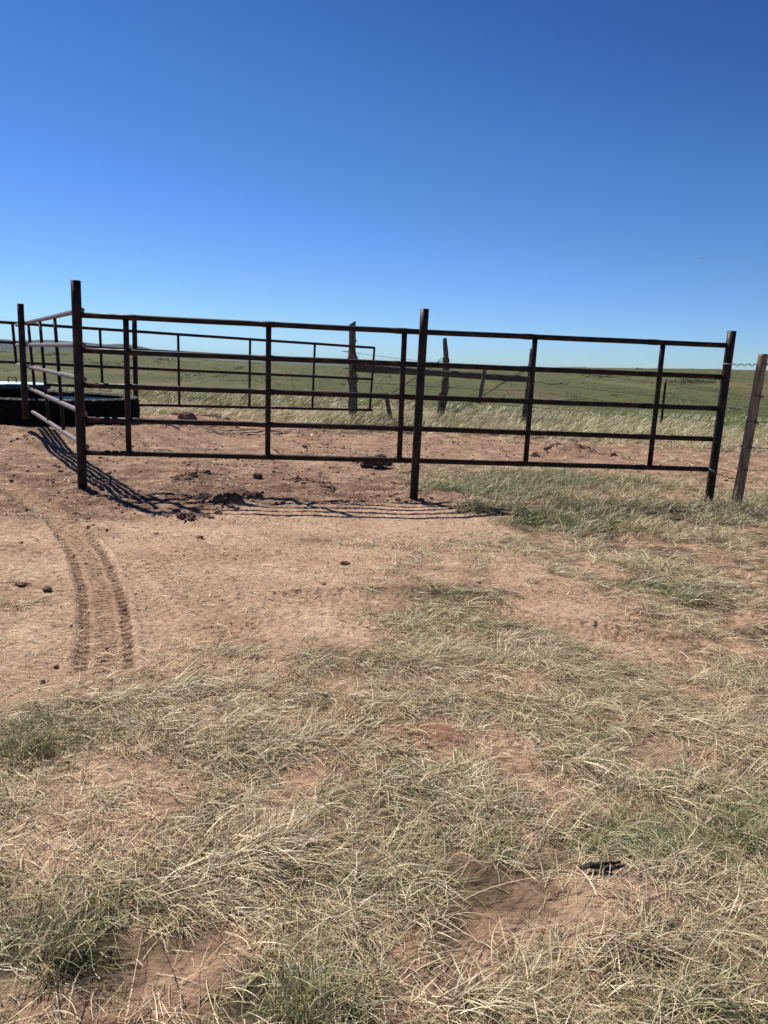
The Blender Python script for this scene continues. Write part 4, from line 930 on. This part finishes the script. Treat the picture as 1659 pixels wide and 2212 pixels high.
tuft_thing(1010, 1115, 120, (.14, .28), (.003, .005), "green tuft at the right end of the striped shadow", .85, seed=7, r=.14)
tuft_thing(1555, 1085, 90, (.14, .34), (.003, .005), "pale straw tuft wrapped round the foot of the last pipe post", .15, seed=8, r=.10)
# seed stalks
rs3 = np.random.default_rng(23)
n_ = 420; x, y = sample(n_, -2.6, 2.6, 1.5, 4.0, rs3); b_ = bare_field(x, y); m_ = (rs3.uniform(0, 1, n_) < (1 - b_)) & in_view(x, y, .3); x, y = x[m_], y[m_]; N = len(x)
V, F, P = ribbons(np.stack([x, y, terrain(x, y)], 1), flow(x, y) + rs3.normal(0, .6, N), np.radians(rs3.uniform(20, 70, N)), np.radians(rs3.uniform(-30, 0, N)), rs3.uniform(.22, .42, N), rs3.uniform(.0012, .0018, N), 9, rs3, .3, tip=.8)
C = np.repeat(pick(STRAW, N, rs3) * 1.02, 18, 0)
OV = np.array([[1, 0, 0], [-1, 0, 0], [0, 1, 0], [0, -1, 0], [0, 0, 1], [0, 0, -1]], float); OF = np.array([[0, 2, 4], [2, 1, 4], [1, 3, 4], [3, 0, 4], [2, 0, 5], [1, 2, 5], [3, 1, 5], [0, 3, 5]])
SV, SF, SC = [], [], []; k = 0
for i in range(N):
    for q in np.linspace(.62, 1, 15):
        f_ = q * 8; i_ = min(int(f_), 7); p = P[i, i_] + (P[i, i_ + 1] - P[i, i_]) * (f_ - i_); t_ = P[i, i_ + 1] - P[i, i_]; t_ /= np.linalg.norm(t_)
        s2_ = np.cross(t_, [0, 0, 1]); s2_ /= np.linalg.norm(s2_) + 1e-9; n2_ = np.cross(s2_, t_)
        o_ = random.uniform(-.0022, .0022)
        M3 = np.stack([t_ * .0055, s2_ * .0015, n2_ * .0015])
        SV.append(OV @ M3 + p + s2_ * o_ + n2_ * .001); SF.append(OF + k); k += 6; SC.append(np.tile(STRAW[random.randrange(3)] * random.uniform(.85, 1.1), (6, 1)))
F3 = np.concatenate([F[:, [0, 1, 2]], F[:, [0, 2, 3]]])
tagit(mesh_np("seed_stalks", np.concatenate([V, np.concatenate(SV)]), np.concatenate([F3, np.concatenate(SF) + len(V)]), M['blade'], colr=np.concatenate([C, np.concatenate(SC)]), smooth_sh=False), "thin arching straw stalks with seed heads in the foreground", "seed stalks", kind="stuff")
# shrubs
def shrub(px, py, nb_, L, W, label, pal, r, name="shrub", cat="shrub", seed=1, el=(15, 85), group=None, sq=.6):
    rs2 = np.random.default_rng(seed); p = gp(px, py); N = nb_; zg = gz(p[0], p[1])
    a_ = rs2.uniform(0, 6.28, N); q = r * np.sqrt(rs2.uniform(0, 1, N)); root = np.stack([q * np.cos(a_), q * sq * np.sin(a_), np.zeros(N)], 1)
    V, F, P = ribbons(root, a_ * .0 + rs2.uniform(0, 6.28, N), np.radians(rs2.uniform(el[0], el[1], N)), np.radians(rs2.uniform(-10, 50, N)), rs2.uniform(L[0], L[1], N), np.full(N, W * .5), 6, rs2)
    C = np.repeat(pal[rs2.integers(0, len(pal), N)] * rs2.uniform(.7, 1.2, (N, 1)), 12, 0)
    NL = nb_ * 6; ii = rs2.integers(0, N, NL); kk = rs2.integers(2, 6, NL); lp = P[ii, kk]
    V2, F2, P_2 = ribbons(lp, rs2.uniform(0, 6.28, NL), np.radians(rs2.uniform(-20, 70, NL)), np.radians(rs2.uniform(-50, 30, NL)), rs2.uniform(.4, 1, NL) * W * 12, np.full(NL, W * 2.2), 4, rs2)
    C2 = np.repeat(pal[rs2.integers(0, len(pal), NL)] * rs2.uniform(.7, 1.3, (NL, 1)), 8, 0)
    e = empty(name, (p[0], p[1], zg), label, cat, group)
    mesh_np("stem", V, F, M['blade'], parent=e, colr=C * .8, smooth_sh=False)
    mesh_np("foliage", V2, F2, M['blade'], parent=e, colr=C2, smooth_sh=False)
    return e
LG = np.array([[.20, .30, .07], [.28, .38, .10], [.15, .24, .05]]); GREY = np.array([[.26, .25, .19], [.20, .19, .15], [.32, .29, .22]]); SAGE = np.array([[.10, .12, .06], [.15, .16, .08], [.08, .09, .05]])
shrub(*z4(1440, 850), 150, (.3, .62), .010, "bright green leafy weed standing behind the last pipe post at right", LG, .75, "leafy_weed", "weed", 1, (40, 85))
shrub(*z4(190, 820), 160, (.18, .40), .006, "grey dry bush in the tall grass right of the brace pole", GREY, .42, "dry_bush", "bush", 2, (10, 80), "dry bushes")
shrub(*z3(900, 945), 120, (.2, .42), .007, "dark sage bush just right of the twisted cedar post", SAGE, .5, "sagebrush", "bush", 3, (20, 80), "dry bushes")
shrub(*z3(530, 915), 120, (.2, .40), .007, "grey bush between the two gnarled cedar posts", GREY, .5, "dry_bush", "bush", 4, (10, 80), "dry bushes")
shrub(*z3(190, 890), 120, (.2, .45), .009, "yellow green weed behind the end of the far pipe fence", np.array([[.32, .36, .10], [.26, .32, .09]]), .6, "leafy_weed", "weed", 5, (40, 85))
# straw on the sod clump
rs4 = np.random.default_rng(4); N = 150
u = rs4.normal(0, 1, (N, 3)); u /= np.linalg.norm(u, axis=1, keepdims=True); u[:, 2] = np.abs(u[:, 2])
root = u * np.array([.19, .14, .11]) + np.array([-.02, 0, .09])
V, F, P = ribbons(root, rs4.uniform(0, 6.28, N), np.radians(rs4.uniform(-20, 60, N)), np.radians(rs4.uniform(-60, 20, N)), rs4.uniform(.04, .13, N), rs4.uniform(.002, .004, N), 5, rs4, zmin=0)
mesh_np("turf", V, F, M['blade'], parent=sod, colr=np.repeat(pick(np.concatenate([STRAW * .55, GREENS * .8]), N, rs4), 10, 0), smooth_sh=False)

# ------------------------------------------------------------------ contrail, haze
def sky_pt(px, py, D): d_ = ray(px, py); return np.array([0, 0, CAM_H]) + d_ * D
c0 = sky_pt(1508, 556.5, 30000); c1 = sky_pt(1620, 559.5, 30000)
m, n, l, bb = new_mat("ice vapour"); bb.inputs['Base Color'].default_value = (.8, .82, .85, 1); bb.inputs['Alpha'].default_value = .28; bb.inputs['Roughness'].default_value = 1
b_ = MB(); b_.tube([c0 + (c1 - c0) * t_ for t_ in np.linspace(0, 1, 30)], [18 - 8 * t_ for t_ in np.linspace(0, 1, 30)], 8); tagit(b_.build("contrail", m, None), "short faint white contrail low in the blue sky at right", "contrail")
m = bpy.data.materials.new("haze air"); m.use_nodes = True; n, l = m.node_tree.nodes, m.node_tree.links; n.clear()
pv = n.new("ShaderNodeVolumePrincipled"); pv.inputs['Density'].default_value = 3.0e-5; pv.inputs['Color'].default_value = (.50, .75, 1.0, 1); pv.inputs['Anisotropy'].default_value = .1
o_ = n.new("ShaderNodeOutputMaterial"); l.new(pv.outputs[0], o_.inputs['Volume'])
HB = 12800; zb_, zt_ = -52.0, 70.0
V = [(sx * HB, sy * HB, z) for z in (zb_, zt_) for sx, sy in ((-1, -1), (1, -1), (1, 1), (-1, 1))]
b_ = MB(); b_.add(V, [(3, 2, 1, 0), (4, 5, 6, 7), (0, 1, 5, 4), (1, 2, 6, 5), (2, 3, 7, 6), (3, 0, 4, 7)])
tagit(b_.build("haze", m, None, smooth_sh=False), "thin blue haze over the far plain", "haze", kind="stuff")
